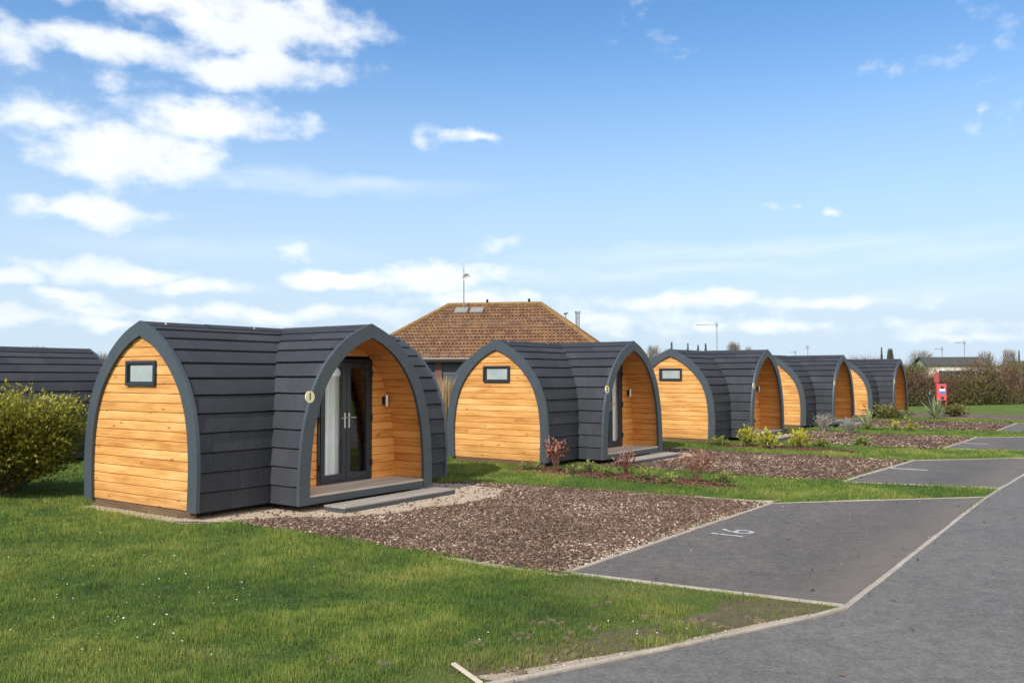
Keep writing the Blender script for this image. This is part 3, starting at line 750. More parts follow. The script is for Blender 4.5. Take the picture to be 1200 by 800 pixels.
    m = MB(); m.box(UP - inn + .002, UP + inn - .002, VP - .040, VP - .006, .098, .190); m.build('fascia', M['trim'], root, bevel=.003)
    # chassis
    m = MB(); m.box(.04, LEN - .04, -HW + .08, HW - .08, .085, .12); m.box(UP - PW + .08, UP + PW - .08, HW - .08, VP - .06, .085, .12); m.build('floor_frame', M['dark'], root)
    m = MB(); m.box(.035, .07, -HW + .12, HW - .1, .012, .098, axis=1); m.build('base_board', M['basewood'], root)
    for y in (-.95, 0, .95):
        m = MB(); m.box(.08, LEN - .08, y - .05, y + .05, 0, .085); m.build('skid', M['dark'], root)
    # number disc on the porch arch
    d = empty('number_disc'); d.parent = root; du, dz = 1.255, 1.51
    m = MB(); m.tube([(du, VP + .004, dz), (du, VP + .016, dz)], .078, 32); m.build('disc', M['sign'], d)
    return root, d, (du, dz)

pod0, disc0, (DU, DZ_) = make_pod()
pods = [(-4.897, 11.478, .963, 'large arched camping pod nearest the camera, disc number 1 beside its glass doors'),
        (-.325, 17.678, .943, 'second arched camping pod from the camera, with red shrubs growing by its corner'),
        (4.305, 23.724, .945, 'middle arched camping pod with yellow-green shrubs in front of its porch'),
        (8.876, 30.169, .935, 'fourth arched pod in the row, grey lavender growing beside its porch'),
        (14.131, 37.44, .933, 'smallest looking and farthest arched pod, its porch beside the brown hedge')]
PG = 'wooden camping pods lined up in a row'
def far_end(px, py): return (px, py)
pod_objs = []
back = [(-9.45 , 19.45, .95, 'dark tiled back of a pod behind the round yellow-green bush at left'),
        (-1.25, 30.2, .95, 'pod showing one sliver of its dark arch between barn and second pod')]
allp = [(x, y, a, l) for x, y, a, l in pods]
for x, y, a, l in back:
    # turned half round: its far gable takes the given point for the first, its near gable for the second
    allp.append((x, y, a + math.pi, l))
for i, (x, y, a, lab) in enumerate(allp):
    o = pod0 if i == 0 else copy_tree(pod0)
    o.location = (x, y, 0); o.rotation_euler = (0, 0, a - 0.0)
    if i == 5: o.scale = (.952,) * 3
    if i == 6:
        uu = Vector((math.cos(a - math.pi), math.sin(a - math.pi), 0)); p = Vector((x, y, 0)) + uu * LEN; o.location = p
    # local x = U, local y must be V (to the right-front): mirror-free: V = U rotated -90deg
    pod_objs.append(o); tag(o, lab, 'camping pod', PG)
# local frame used above has +y = V, i.e. left-handed: flip the meshes once
done = set()
for o in bpy.data.objects:
    r = o
    while r.parent: r = r.parent
    if r in pod_objs and o.type == 'MESH' and o.data.name not in done:
        done.add(o.data.name); o.data.transform(Matrix.Scale(-1, 4, (0, 1, 0))); o.data.flip_normals()
for i in range(5):
    d = [c for c in pod_objs[i].children if c.name.startswith('number_disc')][0]
    me = text_mesh(str(i + 1), .125, .001, .005); me.materials.append(M['ink'])
    me.transform(Matrix.Translation((DU, -(VP + .0175), DZ_)) @ Matrix.Rotation(R(90), 4, 'X'))
    o = bpy.data.objects.new('digit', me); col.objects.link(o); o.parent = d

def pod_pt(i, u, v, z=0):
    x, y, a = pods[i][:3]
    return Vector((x + u * math.cos(a) + v * math.sin(a), y + u * math.sin(a) - v * math.cos(a), z))
# curtains inside the doors and steps in front
def curtain(name, i, a, b, lab):
    m = MB(); n = 60; z0, z1 = .30, 1.95; prev = None
    for k_ in range(n + 1):
        t = k_ / n; u = a + (b - a) * t; colp = []
        for j in range(9):
            z = z0 + (z1 - z0) * j / 8; ww = math.sin(t * 38 + .4 * math.sin(j)) * .012 + math.sin(t * 13 + j * .2) * .012
            colp.append((u, -(1.085 + ww), z))
        if prev:
            for j in range(8): m.face([prev[j], colp[j], colp[j + 1], prev[j + 1]])
        prev = colp
    o = m.build(name, M['white'], None, smooth=True); o.location = (pods[i][0], pods[i][1], 0); o.rotation_euler = (0, 0, pods[i][2])
    tag(o, lab, 'curtain', 'white door curtains'); return o
curtain('curtain', 0, 2.09, 2.60, 'white curtain behind the left glass door of the nearest pod')
curtain('curtain', 1, 2.09, 3.07, 'white curtain filling both glass doors of the second pod')

def make_step():
    r = empty('porch_step')
    m = MB()
    for j in range(3): m.box(1.43, 3.72, -(1.955 + j * .133 + .128), -(1.955 + j * .133), .068, .090, tone=random.random())
    m.build('tread', M['tread'], r, bevel=.003)
    m = MB(); m.box(1.44, 3.71, -2.345, -2.32, .004, .067); m.box(1.44, 3.71, -1.99, -1.965, .004, .067); m.box(1.44, 1.465, -2.32, -1.99, .004, .067); m.box(3.685, 3.71, -2.32, -1.99, .004, .067)
    m.build('riser', M['trim'], r, bevel=.002)
    return r
step0 = make_step()
slab = ['low timber step on the sand before the nearest pod', 'low timber step at the porch of the second pod, behind red shrubs', 'low timber step behind the yellow-green shrubs', 'low timber step behind grey lavender at the fourth pod', 'low timber step at the farthest pod porch']
for i in range(4):
    o = step0 if i == 0 else copy_tree(step0)
    o.location = (pods[i][0], pods[i][1], 0); o.rotation_euler = (0, 0, pods[i][2]); tag(o, slab[i], 'step', 'timber steps before the porches')

# ------------------------------------------------------------------ scatter: grass, bark, daisies
pod_fp = []
for i in range(len(pods)):
    for r in ((.0, LEN, -HW + .06, HW - .05), (UP - PW + .05, UP + PW - .05, 0, VP - .06)):
        pod_fp.append([tuple(pod_pt(i, u, v)[:2]) for u, v in ((r[0], r[2]), (r[1], r[2]), (r[1], r[3]), (r[0], r[3]))])
bo = pod_objs[5]; ub = Vector((math.cos(.95), math.sin(.95))); vb_ = Vector((math.sin(.95), -math.cos(.95))); fe = Vector((-9.45, 19.45))
pod_fp.append([tuple(fe + ub * a + vb_ * b) for a, b in ((0, -1.2), (0, 1.2), (-LEN, 1.2), (-LEN, -1.2))])
def to_st(x, y):
    dx, dy = x - ORI.x, y - ORI.y
    return dx * U.x + dy * U.y, dx * V.x + dy * V.y
beds = [wobble_poly([(6.85, .9), (6.78, 3.2), (6.62, 5.25), (7.15, 5.5), (7.55, 4.0), (7.68, 1.0)], .18, .09, 3),
        wobble_poly([(14.5, 1.6), (14.4, 5.2), (15.0, 5.3), (15.3, 3.5), (15.4, 1.6)], .2, .1, 5)]
def dryness(s, t):
    a = np.clip((t - 6.4 + (s + 1.5) * .25) / 2.2, 0, 1) * np.clip((8.9 - s) / 3, 0, 1) * (s < .6)
    n = fnoise(s * 1.3 + 40, t * 1.3 + 11)
    tk = np.where(s < .52, 7.66 + (s + 2.24) * .413, 99); wear = np.clip(1.1 - (tk - t) / .6, 0, 1) * np.clip(.15 + (fnoise(s * 2.2 + 4, t * 2.2 + 31) - .38) * 4, 0, 1) * (tk < 50)
    edge = np.clip((n - .52) * 4, 0, 1)
    return np.clip(wear * 1.1 + a * (.45 + 1.1 * edge) + np.clip((n - .70) * 3, 0, .5), 0, 1)
kerb_zones = [[(.4, 8.70), (33.4, 9.2), (33.4, 9.4), (.4, 9.0)]] + [[(b[0][0]-.03,b[0][1]-.04),(b[1][0]+.03,b[1][1]-.04),(b[2][0]+.04,b[2][1]),(b[3][0]-.03,b[3][1])] for b in bays]
def scatter_grass():
    th = R(37); N = 1700000
    d0, d1 = 3.6, 46.0
    # pdf ~ density * d ; density = const to 6.5 m, then d^-2.1
    dd = np.linspace(d0, d1, 4000); rho = np.where(dd < 6.5, 1, (6.5 / dd) ** 2.0); cdf = np.cumsum(rho * dd); cdf /= cdf[-1]
    d = np.interp(rng.random(N), cdf, dd); a = (rng.random(N) * 2 - 1) * th
    x, y = d * np.sin(a), d * np.cos(a); s, t = to_st(x, y)
    keep = np.ones(N, bool)
    js, jt = s + rng.normal(0, .02, N), t + rng.normal(0, .02, N)
    for p in [RD] + [kb for kb in kerb_zones] + bays + mulch_w: keep &= ~inside(p, js, jt)
    for p in [soil1, sandp, grit1, grit2, grit3, grit4]: keep &= ~(inside(p, js, jt) & (rng.random(N) < .86))
    for p in beds: keep &= ~(inside(p, js, jt) & (rng.random(N) < .985))
    for p in pod_fp: keep &= ~inside(p, x, y)
    dry = dryness(s, t)
    keep &= rng.random(N) > dry * .70
    cl = fnoise(s * 2.6, t * 2.6); keep &= rng.random(N) < .55 + cl * .7
    x, y, s, t, d, dry, cl = [q[keep] for q in (x, y, s, t, d, dry, cl)]; n = len(x)
    big = fnoise(s * .45 + 3, t * .45 + 8); fine = vnoise(s * 6, t * 6)
    sc = np.clip(d / 8, 1, 4.5)
    med = fnoise(s * 1.25 + 17, t * 1.25 + 5); fin2 = vnoise(s * 11 + 4, t * 11)
    h = (.014 + .050 * np.clip(cl * 1.3 - .15, 0, 1) ** 1.4 + .020 * fine) * (.7 + .6 * rng.random(n)) * (1 - .45 * dry) * np.clip(sc, 1, 1.1)
    w = .0016 * sc * (.7 + .6 * rng.random(n))
    az = rng.random(n) * 6.283; lean = (rng.random(n) ** 1.3) * .9
    fx, fy = np.cos(az), np.sin(az); px, py = -fy, fx
    v = np.zeros((n, 5, 3)); b = np.stack([x, y, np.zeros(n)], 1)
    mid = b + np.stack([fx * lean * h * .35, fy * lean * h * .35, h * .55], 1); tip = b + np.stack([fx * lean * h, fy * lean * h, h * (1 - .3 * lean)], 1)
    P = np.stack([px * w, py * w, np.zeros(n)], 1)
    v[:, 0] = b - P; v[:, 1] = b + P; v[:, 2] = mid + P * .8; v[:, 3] = mid - P * .8; v[:, 4] = tip
    tone = np.clip(.50 + (big - .5) * .8 + (med - .5) * .8 + (cl - .5) * .7 + (fin2 - .5) * .35 + rng.normal(0, .19, n), 0, 1)
    dr = np.clip((rng.random(n) < .05 + dry * .5).astype(float) * rng.random(n) + dry * .25, 0, 1)
    o = np_mesh('grass', v, [(0, 1, 2, 3), (3, 2, 4)], M['blade'], tone, shade=dr)
    tag(o, 'short mown lawn grass around the pods and bays', 'grass', kind='stuff')
scatter_grass()

def chips(polys, N, z, mat, name, lab, size=(.007, .026), tonefn=None, excl=()):
    xs = []; 
    P = np.array(polys); lo, hi = P.min(0), P.max(0)
    s = lo[0] + rng.random(N) * (hi[0] - lo[0]); t = lo[1] + rng.random(N) * (hi[1] - lo[1])
    kp = inside(polys, s + rng.normal(0, .055, N), t + rng.normal(0, .055, N))
    for e in excl: kp &= ~(inside(e, s, t) & (rng.random(N) < .97))
    w = ORI.x + s * U.x + t * V.x; y = ORI.y + s * U.y + t * V.y
    for p in pod_fp: kp &= ~inside(p, w, y)
    w, y = w[kp], y[kp]; n = len(w)
    L = size[0] + (size[1] - size[0]) * rng.random(n) ** 2; W = L * (.25 + .35 * rng.random(n)); H = .003 + .005 * rng.random(n)
    yaw = rng.random(n) * 6.283; tilt = rng.normal(0, .35, n); roll = rng.normal(0, .35, n)
    cy, sy = np.cos(yaw), np.sin(yaw); ct, stt = np.cos(tilt), np.sin(tilt); cr, sr = np.cos(roll), np.sin(roll)
    ax = np.stack([cy * ct, sy * ct, stt], 1); ay0 = np.stack([-sy, cy, np.zeros(n)], 1); az = np.cross(ax, ay0); ay = ay0 * cr[:, None] + az * sr[:, None]; az = np.cross(ax, ay)
    c = np.stack([w, y, z + .004 + rng.random(n) * .022], 1)
    v = np.zeros((n, 8, 3)); i = 0
    for kz in (-1, 1):
        for kx, ky in ((-1, -1), (1, -1), (1, 1), (-1, 1)):
            tp = .75 if kx > 0 else 1
            v[:, i] = c + ax * (L * kx)[:, None] + ay * (W * ky * tp)[:, None] + az * (H * kz)[:, None]; i += 1
    tone = np.clip(rng.random(n) ** 1.5 + (fnoise(w * 1.1, y * 1.1) - .5) * .45, 0, 1)
    o = np_mesh(name, v, [(4, 5, 6, 7), (0, 1, 5, 4), (1, 2, 6, 5), (2, 3, 7, 6), (3, 0, 4, 7)], mat, tone)
    tag(o, lab, 'bark chips', kind='stuff'); return o
chips(mulch_w[0], 110000, 0, M['chip'], 'bark_chips', 'brown bark chips spread before the nearest pod', excl=[sandp])
chips(mulch_w[1], 26000, 0, M['chip'], 'bark_chips', 'brown bark chips spread before the second pod', (.016, .045), excl=[sand2])
chips(mulch_w[2], 16000, 0, M['chip'], 'bark_chips', 'brown bark chips spread before the middle pod', (.022, .055))
chips(mulch_w[3], 9000, 0, M['chip'], 'bark_chips', 'brown bark chips spread before the fourth pod', (.03, .07))
for i, b in enumerate(beds):
    sheet('flower_bed', b, .005, M['mulch'])
    chips(b, 5000, 0, M['redchip'], 'red_bark_chips', ['reddish bark chips under the red shrubs', 'reddish bark chips under the yellow-green shrubs'][i], (.015, .05))
def pebbles(poly, N, z, lab):
    P = np.array(poly); lo, hi = P.min(0), P.max(0)
    s = lo[0] + rng.random(N) * (hi[0] - lo[0]); t = lo[1] + rng.random(N) * (hi[1] - lo[1]); kp = inside(poly, s, t); s, t = s[kp], t[kp]; n = len(s)
    x = ORI.x + s * U.x + t * V.x; y = ORI.y + s * U.y + t * V.y; r = .003 + .008 * rng.random(n) ** 2
    v = np.zeros((n, 6, 3)); c = np.stack([x, y, np.full(n, z) + r * .4], 1)
    for i, dv in enumerate(((1, 0, 0), (0, 1, 0), (-1, 0, 0), (0, -1, 0), (0, 0, .8), (0, 0, -.8))):
        v[:, i] = c + np.array(dv)[None] * (r * (.7 + .6 * rng.random(n)))[:, None]
    o = np_mesh('grit', v, [(0, 1, 4), (1, 2, 4), (2, 3, 4), (3, 0, 4)], M['sandstone'], rng.random(n)); tag(o, lab, 'grit', kind='stuff')
k = NT('grit_stone'); k.col(k.ramp(k.attr(), [(0, (.20, .14, .10)), (.5, (.46, .36, .27)), (1, (.68, .58, .47))])).rough(.9); M['sandstone'] = k.m
pebbles(sandp, 4500, .013, 'pale grit around the step of the nearest pod')
pebbles(grit2, 5000, .014, 'pale grit along the edging of the nearest bay')
pebbles(grit3, 2500, .004, 'pale grit between the lawn and the road edging')
pebbles([(.4, 6.5), (5.6, 6.5), (7.9, 8.75), (.7, 8.75)], 70, .011, 'loose pale stones on the nearest parking bay')

def daisies():
    cl = [(60, 620), (105, 625), (95, 660), (145, 660), (200, 660), (190, 672), (150, 640), (135, 745), (150, 738), (160, 748), (165, 720), (185, 720), (190, 700), (200, 752), (30, 740), (55, 735), (255, 705), (262, 708), (120, 760), (315, 640), (330, 650), (255, 640), (275, 600),
          (90, 688), (65, 705), (240, 680), (345, 660), (420, 775), (438, 776), (575, 755), (757, 738), (755, 742), (765, 745), (735, 752), (600, 785), (735, 690), (290, 710), (20, 655), (230, 760)]
    vs = []; c, s = math.cos(PITCH), math.sin(PITCH)
    for (px, py) in cl:
        for _ in range(random.randint(2, 6)):
            x, y = px + random.gauss(0, 24), py + random.gauss(0, 9); w = (400 - y) / FPX
            d = Vector(((x - 600) / FPX, c - w * s, s + w * c)); kk = -HC / d.z; p = d * kk
            h = random.uniform(.035, .06); r = random.uniform(.003, .0068)
            P = Vector((p.x, p.y, h)); tx, ty = random.uniform(-.5, .5), random.uniform(-.5, .5)
            ring = [P + Vector((math.cos(q) * r, math.sin(q) * r, math.cos(q) * r * tx + math.sin(q) * r * ty)) for q in [i * 1.0472 for i in range(6)]]
            vs.append([tuple(q) for q in ring])
    o = np_mesh('daisies', np.array(vs), [(0, 1, 2, 3, 4, 5)], M['daisy'])
    tag(o, 'tiny white daisies scattered over the front lawn', 'daisies', kind='stuff')
daisies()

def ground_px(px, py, z=0):
    c, s = math.cos(PITCH), math.sin(PITCH); w = (400 - py) / FPX
    d = Vector(((px - 600) / FPX, c - w * s, s + w * c)); kk = (z - HC) / d.z
    return Vector((d.x * kk, d.y * kk, z))
def at(px, py, dist):
    c, s = math.cos(PITCH), math.sin(PITCH); w = (400 - py) / FPX
    d = Vector(((px - 600) / FPX, c - w * s, s + w * c)); kk = dist / d.y
    return Vector((d.x * kk, dist, HC + d.z * kk))
# dead leaves and bits of bark blown over the tarmac
def litter():
    n = 150; s = np.concatenate([rng.uniform(.5, 7.5, 60), rng.uniform(-1.5, 9, 90)]); t = np.concatenate([rng.uniform(6.55, 8.7, 60), 8.86 + rng.random(90) ** 2.2 * 3.2])
    kp = (t < 8.7) & (s < .4 + (t - 6.5) * .12); s, t = s[~kp], t[~kp]; kp = (t > 8.7) & (s < .6) & (t < 9.0); n = len(s)
    x = ORI.x + s * U.x + t * V.x; y = ORI.y + s * U.y + t * V.y; a = rng.random(n) * 6.283; r = .010 + .022 * rng.random(n) ** 2; z = .016 + .006 * rng.random(n)
    e1 = np.stack([np.cos(a), np.sin(a), rng.normal(0, .25, n)], 1) * r[:, None]; e2 = np.stack([-np.sin(a), np.cos(a), rng.normal(0, .3, n)], 1) * (r * .45)[:, None]; c = np.stack([x, y, z + .006], 1)
    v = np.stack([c - e1, c + e2, c + e1, c - e2], 1)
    o = np_mesh('leaf_litter', v, [(0, 1, 2, 3)], M['chip'], rng.random(n) ** 2 * .8); tag(o, 'small dead leaves and bark bits blown over the tarmac', 'dead leaves', kind='stuff')
litter()
# clods and divots on the worn corner of the lawn
m = MB()
for px, py in [(550, 757), (556, 755), (625, 730), (645, 728), (655, 730), (690, 735), (610, 745), (668, 750), (392, 776), (450, 778), (700, 708), (760, 725), (820, 728), (850, 735), (690, 766), (600, 783), (640, 770), (885, 726)]:
    p = ground_px(px, py); 
    for _ in range(6):
        q = p + Vector((random.gauss(0, .05), random.gauss(0, .05), 0)); r = random.uniform(.012, .032)
        ring = [[q + Vector((math.cos(a * 1.0472 + z) * r * f * random.uniform(.7, 1.2) * 1.4, math.sin(a * 1.0472 + z) * r * f * random.uniform(.7, 1.2), z * r)) for a in range(6)] for z, f in ((0, 1), (.5, .9), (.9, .45))]
        for i in range(2):
            for a in range(6): m.face([ring[i][a], ring[i][(a + 1) % 6], ring[i + 1][(a + 1) % 6], ring[i + 1][a]])
        m.face(ring[2])
o = m.build('mud_clods', M['mud'], smooth=True); tag(o, 'brown clods of mud and thatch on the worn lawn', 'mud', kind='stuff')
# pale stick in the grass at the bottom of the picture
a, b = ground_px(531, 778, .035), ground_px(563, 801, .03)
m = MB(); dv = (b - a).normalized(); sd = Vector((-dv.y, dv.x, 0)) * .016; up = Vector((0, 0, .012))
for i in range(4):
    q0, q1 = a + (b - a) * i / 4, a + (b - a) * (i + 1) / 4
    b0 = sd * (.006 * math.sin(i * 2)); b1 = sd * (.006 * math.sin(i * 2 + 2))
    c0 = [q0 - sd, q0 + sd, q0 + sd + up, q0 - sd + up]; c1 = [q1 - sd, q1 + sd, q1 + sd + up, q1 - sd + up]
    for j in range(4): m.face([c0[j], c0[(j + 1) % 4], c1[(j + 1) % 4], c1[j]])
    if i == 0: m.face(c0)
    if i == 3: m.face(c1)
tag(m.build('stick', M['stick'], bevel=.003), 'pale split wooden stick lying in the grass by the road', 'stick')

# ------------------------------------------------------------------ plants
def leaves(name, pts, dirs, size, mat, parent, tone, asp=.5):
    n = len(pts); pts = np.asarray(pts); dirs = np.asarray(dirs)
    d = dirs + rng.normal(0, .5, (n, 3)); d /= np.linalg.norm(d, axis=1)[:, None]
    r = rng.normal(0, 1, (n, 3)); sde = np.cross(d, r); sde /= np.linalg.norm(sde, axis=1)[:, None] + 1e-9; nr = np.cross(d, sde)
    L = size * (.6 + .8 * rng.random(n))[:, None]; W = L * asp
    v = np.zeros((n, 5, 3)); v[:, 0] = pts; v[:, 1] = pts + d * L * .45 + sde * W * .5 + nr * W * .15; v[:, 2] = pts + d * L + nr * L * -.15
    v[:, 3] = pts + d * L * .45 - sde * W * .5 + nr * W * .15; v[:, 4] = pts + d * L * .5
    return np_mesh(name, v, [(0, 1, 4), (1, 2, 4), (4, 2, 3), (0, 4, 3)], mat, np.clip(tone, 0, 1), parent=parent)
def shrub(name, loc, rx, ry, h, nbr, nleaf, lsize, mat, label, cat='shrub', zlo=.1, group=None, flat=.55, stemr=.012, toneup=.35, asp=.55, wisps=0, stem_mat='bark', boxy=False):
    root = empty(name, loc)
    m = MB(); tips = []; 
    for i in range(nbr):
        a = random.random() * 6.283; q = math.sqrt(random.random()); zt = h * (zlo + (1 - zlo) * (random.random() ** flat))
        # ellipsoid-ish outline with lumps
        rr = math.sqrt(max(0.05, 1 - ((zt / h - .45) / .62) ** 2)) * (.8 + .3 * fnoise(np.array([a * 1.5 + loc[0]]), np.array([zt * 2.1]))[0])
        if boxy: rr = (.86 + .2 * fnoise(np.array([a * 1.9 + 3]), np.array([zt * 2.4]))[0]) * (1 if zt > h * .42 else .55 + .45 * zt / (h * .42)); q = q ** .7
        if i < wisps: zt = h * random.uniform(1.0, 1.12); rr = random.uniform(.2, .6)
        tip = Vector((math.cos(a) * rx * rr * q, math.sin(a) * ry * rr * q, zt)); b0 = Vector((random.gauss(0, rx * .07), random.gauss(0, ry * .07), 0))
        md = b0.lerp(tip, .5) + Vector((random.gauss(0, .06 * rx), random.gauss(0, .06 * ry), .06 * h))
        m.tube([b0, md, tip], [stemr, stemr * .6, stemr * .25], 4, cap=False); tips.append((b0, md, tip))
    m.build('stem', M[stem_mat], root, weld=False)
    pts = []; dirs = []; tone = []
    per = max(1, nleaf // nbr)
    for (b0, md, tip) in tips:
        bt = random.random() * .35
        for _ in range(per):
            t = .35 + .65 * random.random() ** .6
            p = b0.lerp(md, t * 2) if t < .5 else md.lerp(tip, t * 2 - 1)
            p = p + Vector((random.gauss(0, 1), random.gauss(0, 1), random.gauss(0, .8))) * lsize * 1.1
            if p.z < .02: continue
            pts.append(p); dv = (tip - md).normalized() + Vector((p.x / rx, p.y / ry, .3)) * .6; dirs.append(dv)
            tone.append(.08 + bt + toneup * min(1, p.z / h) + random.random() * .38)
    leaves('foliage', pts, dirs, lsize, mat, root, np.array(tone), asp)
    tag(root, label, cat, group); return root

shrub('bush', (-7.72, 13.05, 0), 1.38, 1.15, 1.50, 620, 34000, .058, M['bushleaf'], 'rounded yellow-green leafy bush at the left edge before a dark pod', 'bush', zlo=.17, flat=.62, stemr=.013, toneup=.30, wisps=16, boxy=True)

# red shrubs of the first bed
def px_shrub(name, px, py, hpx, rpx, *a, **k_):
    if name == 'low_plant': hpx *= .8; rpx *= .75
    p = ground_px(px, py); sc = FPX / p.y
    return shrub(name, (p.x, p.y, 0), rpx / sc, rpx / sc, hpx / sc, *a, **k_)
rs = [(651, 553, 38, 14, 'tall red-leaved shrub by the front corner of the second pod'), (733, 556, 27, 11, 'small red-leaved shrub in front of the second pod porch'), (816, 566, 36, 24, 'wide red and green shrub at the right end of the flower bed')]
for x, y, h, r, l in rs: px_shrub('red_shrub', x, y, h, r, 13, 170, .062, M['redleaf'], l, 'shrub', group='red shrubs in the flower bed', toneup=.62, stem_mat='stem', zlo=.3, stemr=.009)
lowp = [(690, 554, 15, 12, 'bright green tuft between the tall and the small red shrub'), (622, 551, 10, 22, 'flat green plant at the left end of the red flower bed'), (672, 556, 11, 10, 'small green plant right beside the tall red shrub'), (713, 559, 12, 12, 'grey-green low plant left of the small red shrub'), (755, 563, 14, 12, 'low green plant right of the small red shrub'), (783, 568, 13, 10, 'light green low plant left of the wide red shrub'), (848, 566, 12, 12, 'low yellowish plant at the bed end, right of the wide red shrub')]
for x, y, h, r, l in lowp: px_shrub('low_plant', x, y, h, r, 26, 200, .045, M['lowleaf'], l, 'plant', group='low green plants in the flower bed', toneup=.5, zlo=.2)
ys = [(876, 524, 21, 10, 'yellow-green shrub at the left of the pair by the third pod'), (898, 526, 19, 14, 'wide yellow-green shrub in front of the third pod porch step'), (937, 525, 18, 8, 'separate yellow-green shrub right of the third pod step')]
for x, y, h, r, l in ys: px_shrub('yellow_shrub', x, y, h, r, 24, 300, .075, M['yelleaf'], l, 'shrub', group='yellow-green shrubs by the third pod', toneup=.5, zlo=.15)
for x, y, h, r, l in [(963, 524, 9, 12, 'small green mound on the bed right of the yellow shrubs'), (1010, 522, 9, 14, 'flat green mound farther right on the second bed'), (842, 523, 10, 16, 'dark low plant at the left end of the second bed')]:
    px_shrub('low_plant', x, y, h, r, 30, 380, .06, M['lowleaf'], l, 'plant', toneup=.4)
for x, y, h, r, l in [(965, 506, 20, 15, 'grey twiggy lavender bush beside the fourth pod'), (996, 507, 16, 15, 'pale grey lavender bush in front of the fourth pod step')]:
    px_shrub('lavender', x, y, h, r, 90, 420, .07, M['greyleaf'], l, 'shrub', group='grey lavender bushes', asp=.2, zlo=.35, stem_mat='lavstem')
for x, y, h, r, l in [(1049, 505, 12, 8, 'tiny yellow plant on the third bed'), (1068, 505, 13, 9, 'small light green plant near the third bed end')]:
    px_shrub('low_plant', x, y, h, r, 14, 70, .09, M['yelleaf'], l, 'plant')
for x, y, h, r, l in [(1040, 490, 11, 30, 'dark green ground shrub left of the pale spiky plant'), (1118, 488, 11, 13, 'dark green ground shrub right of the pale spiky plant')]:
    px_shrub('dark_shrub', x, y, h, r, 60, 700, .12, M['hedgeleaf'], l, 'shrub')
def spiky(px, py, hpx, label):
    p = ground_px(px, py); sc = FPX / p.y; h = hpx / sc; n = 46
    vs = []; tone = []
    for i in range(n):
        a = random.random() * 6.283; el = random.uniform(.45, 1.5); L = h * random.uniform(.7, 1.08); w = .035
        d = Vector((math.cos(a) * math.cos(el), math.sin(a) * math.cos(el), math.sin(el))); sd = Vector((-math.sin(a), math.cos(a), 0))
        b0 = Vector((0, 0, .05)); m1 = b0 + d * L * .55; tp = b0 + d * L + Vector((0, 0, -L * .16 * math.cos(el)))
        vs.append([b0 - sd * w, b0 + sd * w, m1 + sd * w * .8, m1 - sd * w * .8, tp]); tone.append(random.random())
    r = empty('spiky_plant', (p.x, p.y, 0))
    np_mesh('leaf_rosette', np.array([[tuple(q) for q in r_] for r_ in vs]), [(0, 1, 2, 3), (3, 2, 4)], M['spikeleaf'], np.array(tone), parent=r)
    m = MB(); m.tube([(0, 0, 0), (0, 0, .12)], .06, 8); m.build('stem', M['bark'], r)
    tag(r, label, 'plant', 'pale spiky plants')
spiky(1096, 491, 30, 'pale spiky sword-leaved plant before the red fire point')
spiky(1017, 504, 26, 'grey-green spiky plant right of the lavender at the fourth pod')
# dry reeds between the first and second pod
p = at(521, 470, 27.0); r = empty('reed_clump', (p.x, p.y, 0)); vs = []; tone = []
for i in range(900):
    a = random.random() * 6.283; q = math.sqrt(random.random()) * .55; b0 = Vector((math.cos(a) * q, math.sin(a) * q, 0)); h = random.uniform(1.1, 1.85); ln = Vector((math.cos(a), math.sin(a), 0)) * random.uniform(-.05, .3)
    sd = Vector((-math.sin(a), math.cos(a), 0)) * .008; m1 = b0 + ln * .4 + Vector((0, 0, h * .6)); tp = b0 + ln + Vector((0, 0, h))
    vs.append([tuple(x) for x in (b0 - sd, b0 + sd, m1 + sd * 1.6, m1 - sd * 1.6, tp)]); tone.append(random.random())
np_mesh('stalks', np.array(vs), [(0, 1, 2, 3), (3, 2, 4)], M['reed'], np.array(tone), parent=r)
tag(r, 'dry straw-coloured reeds in the gap behind the nearest pod', 'reeds')

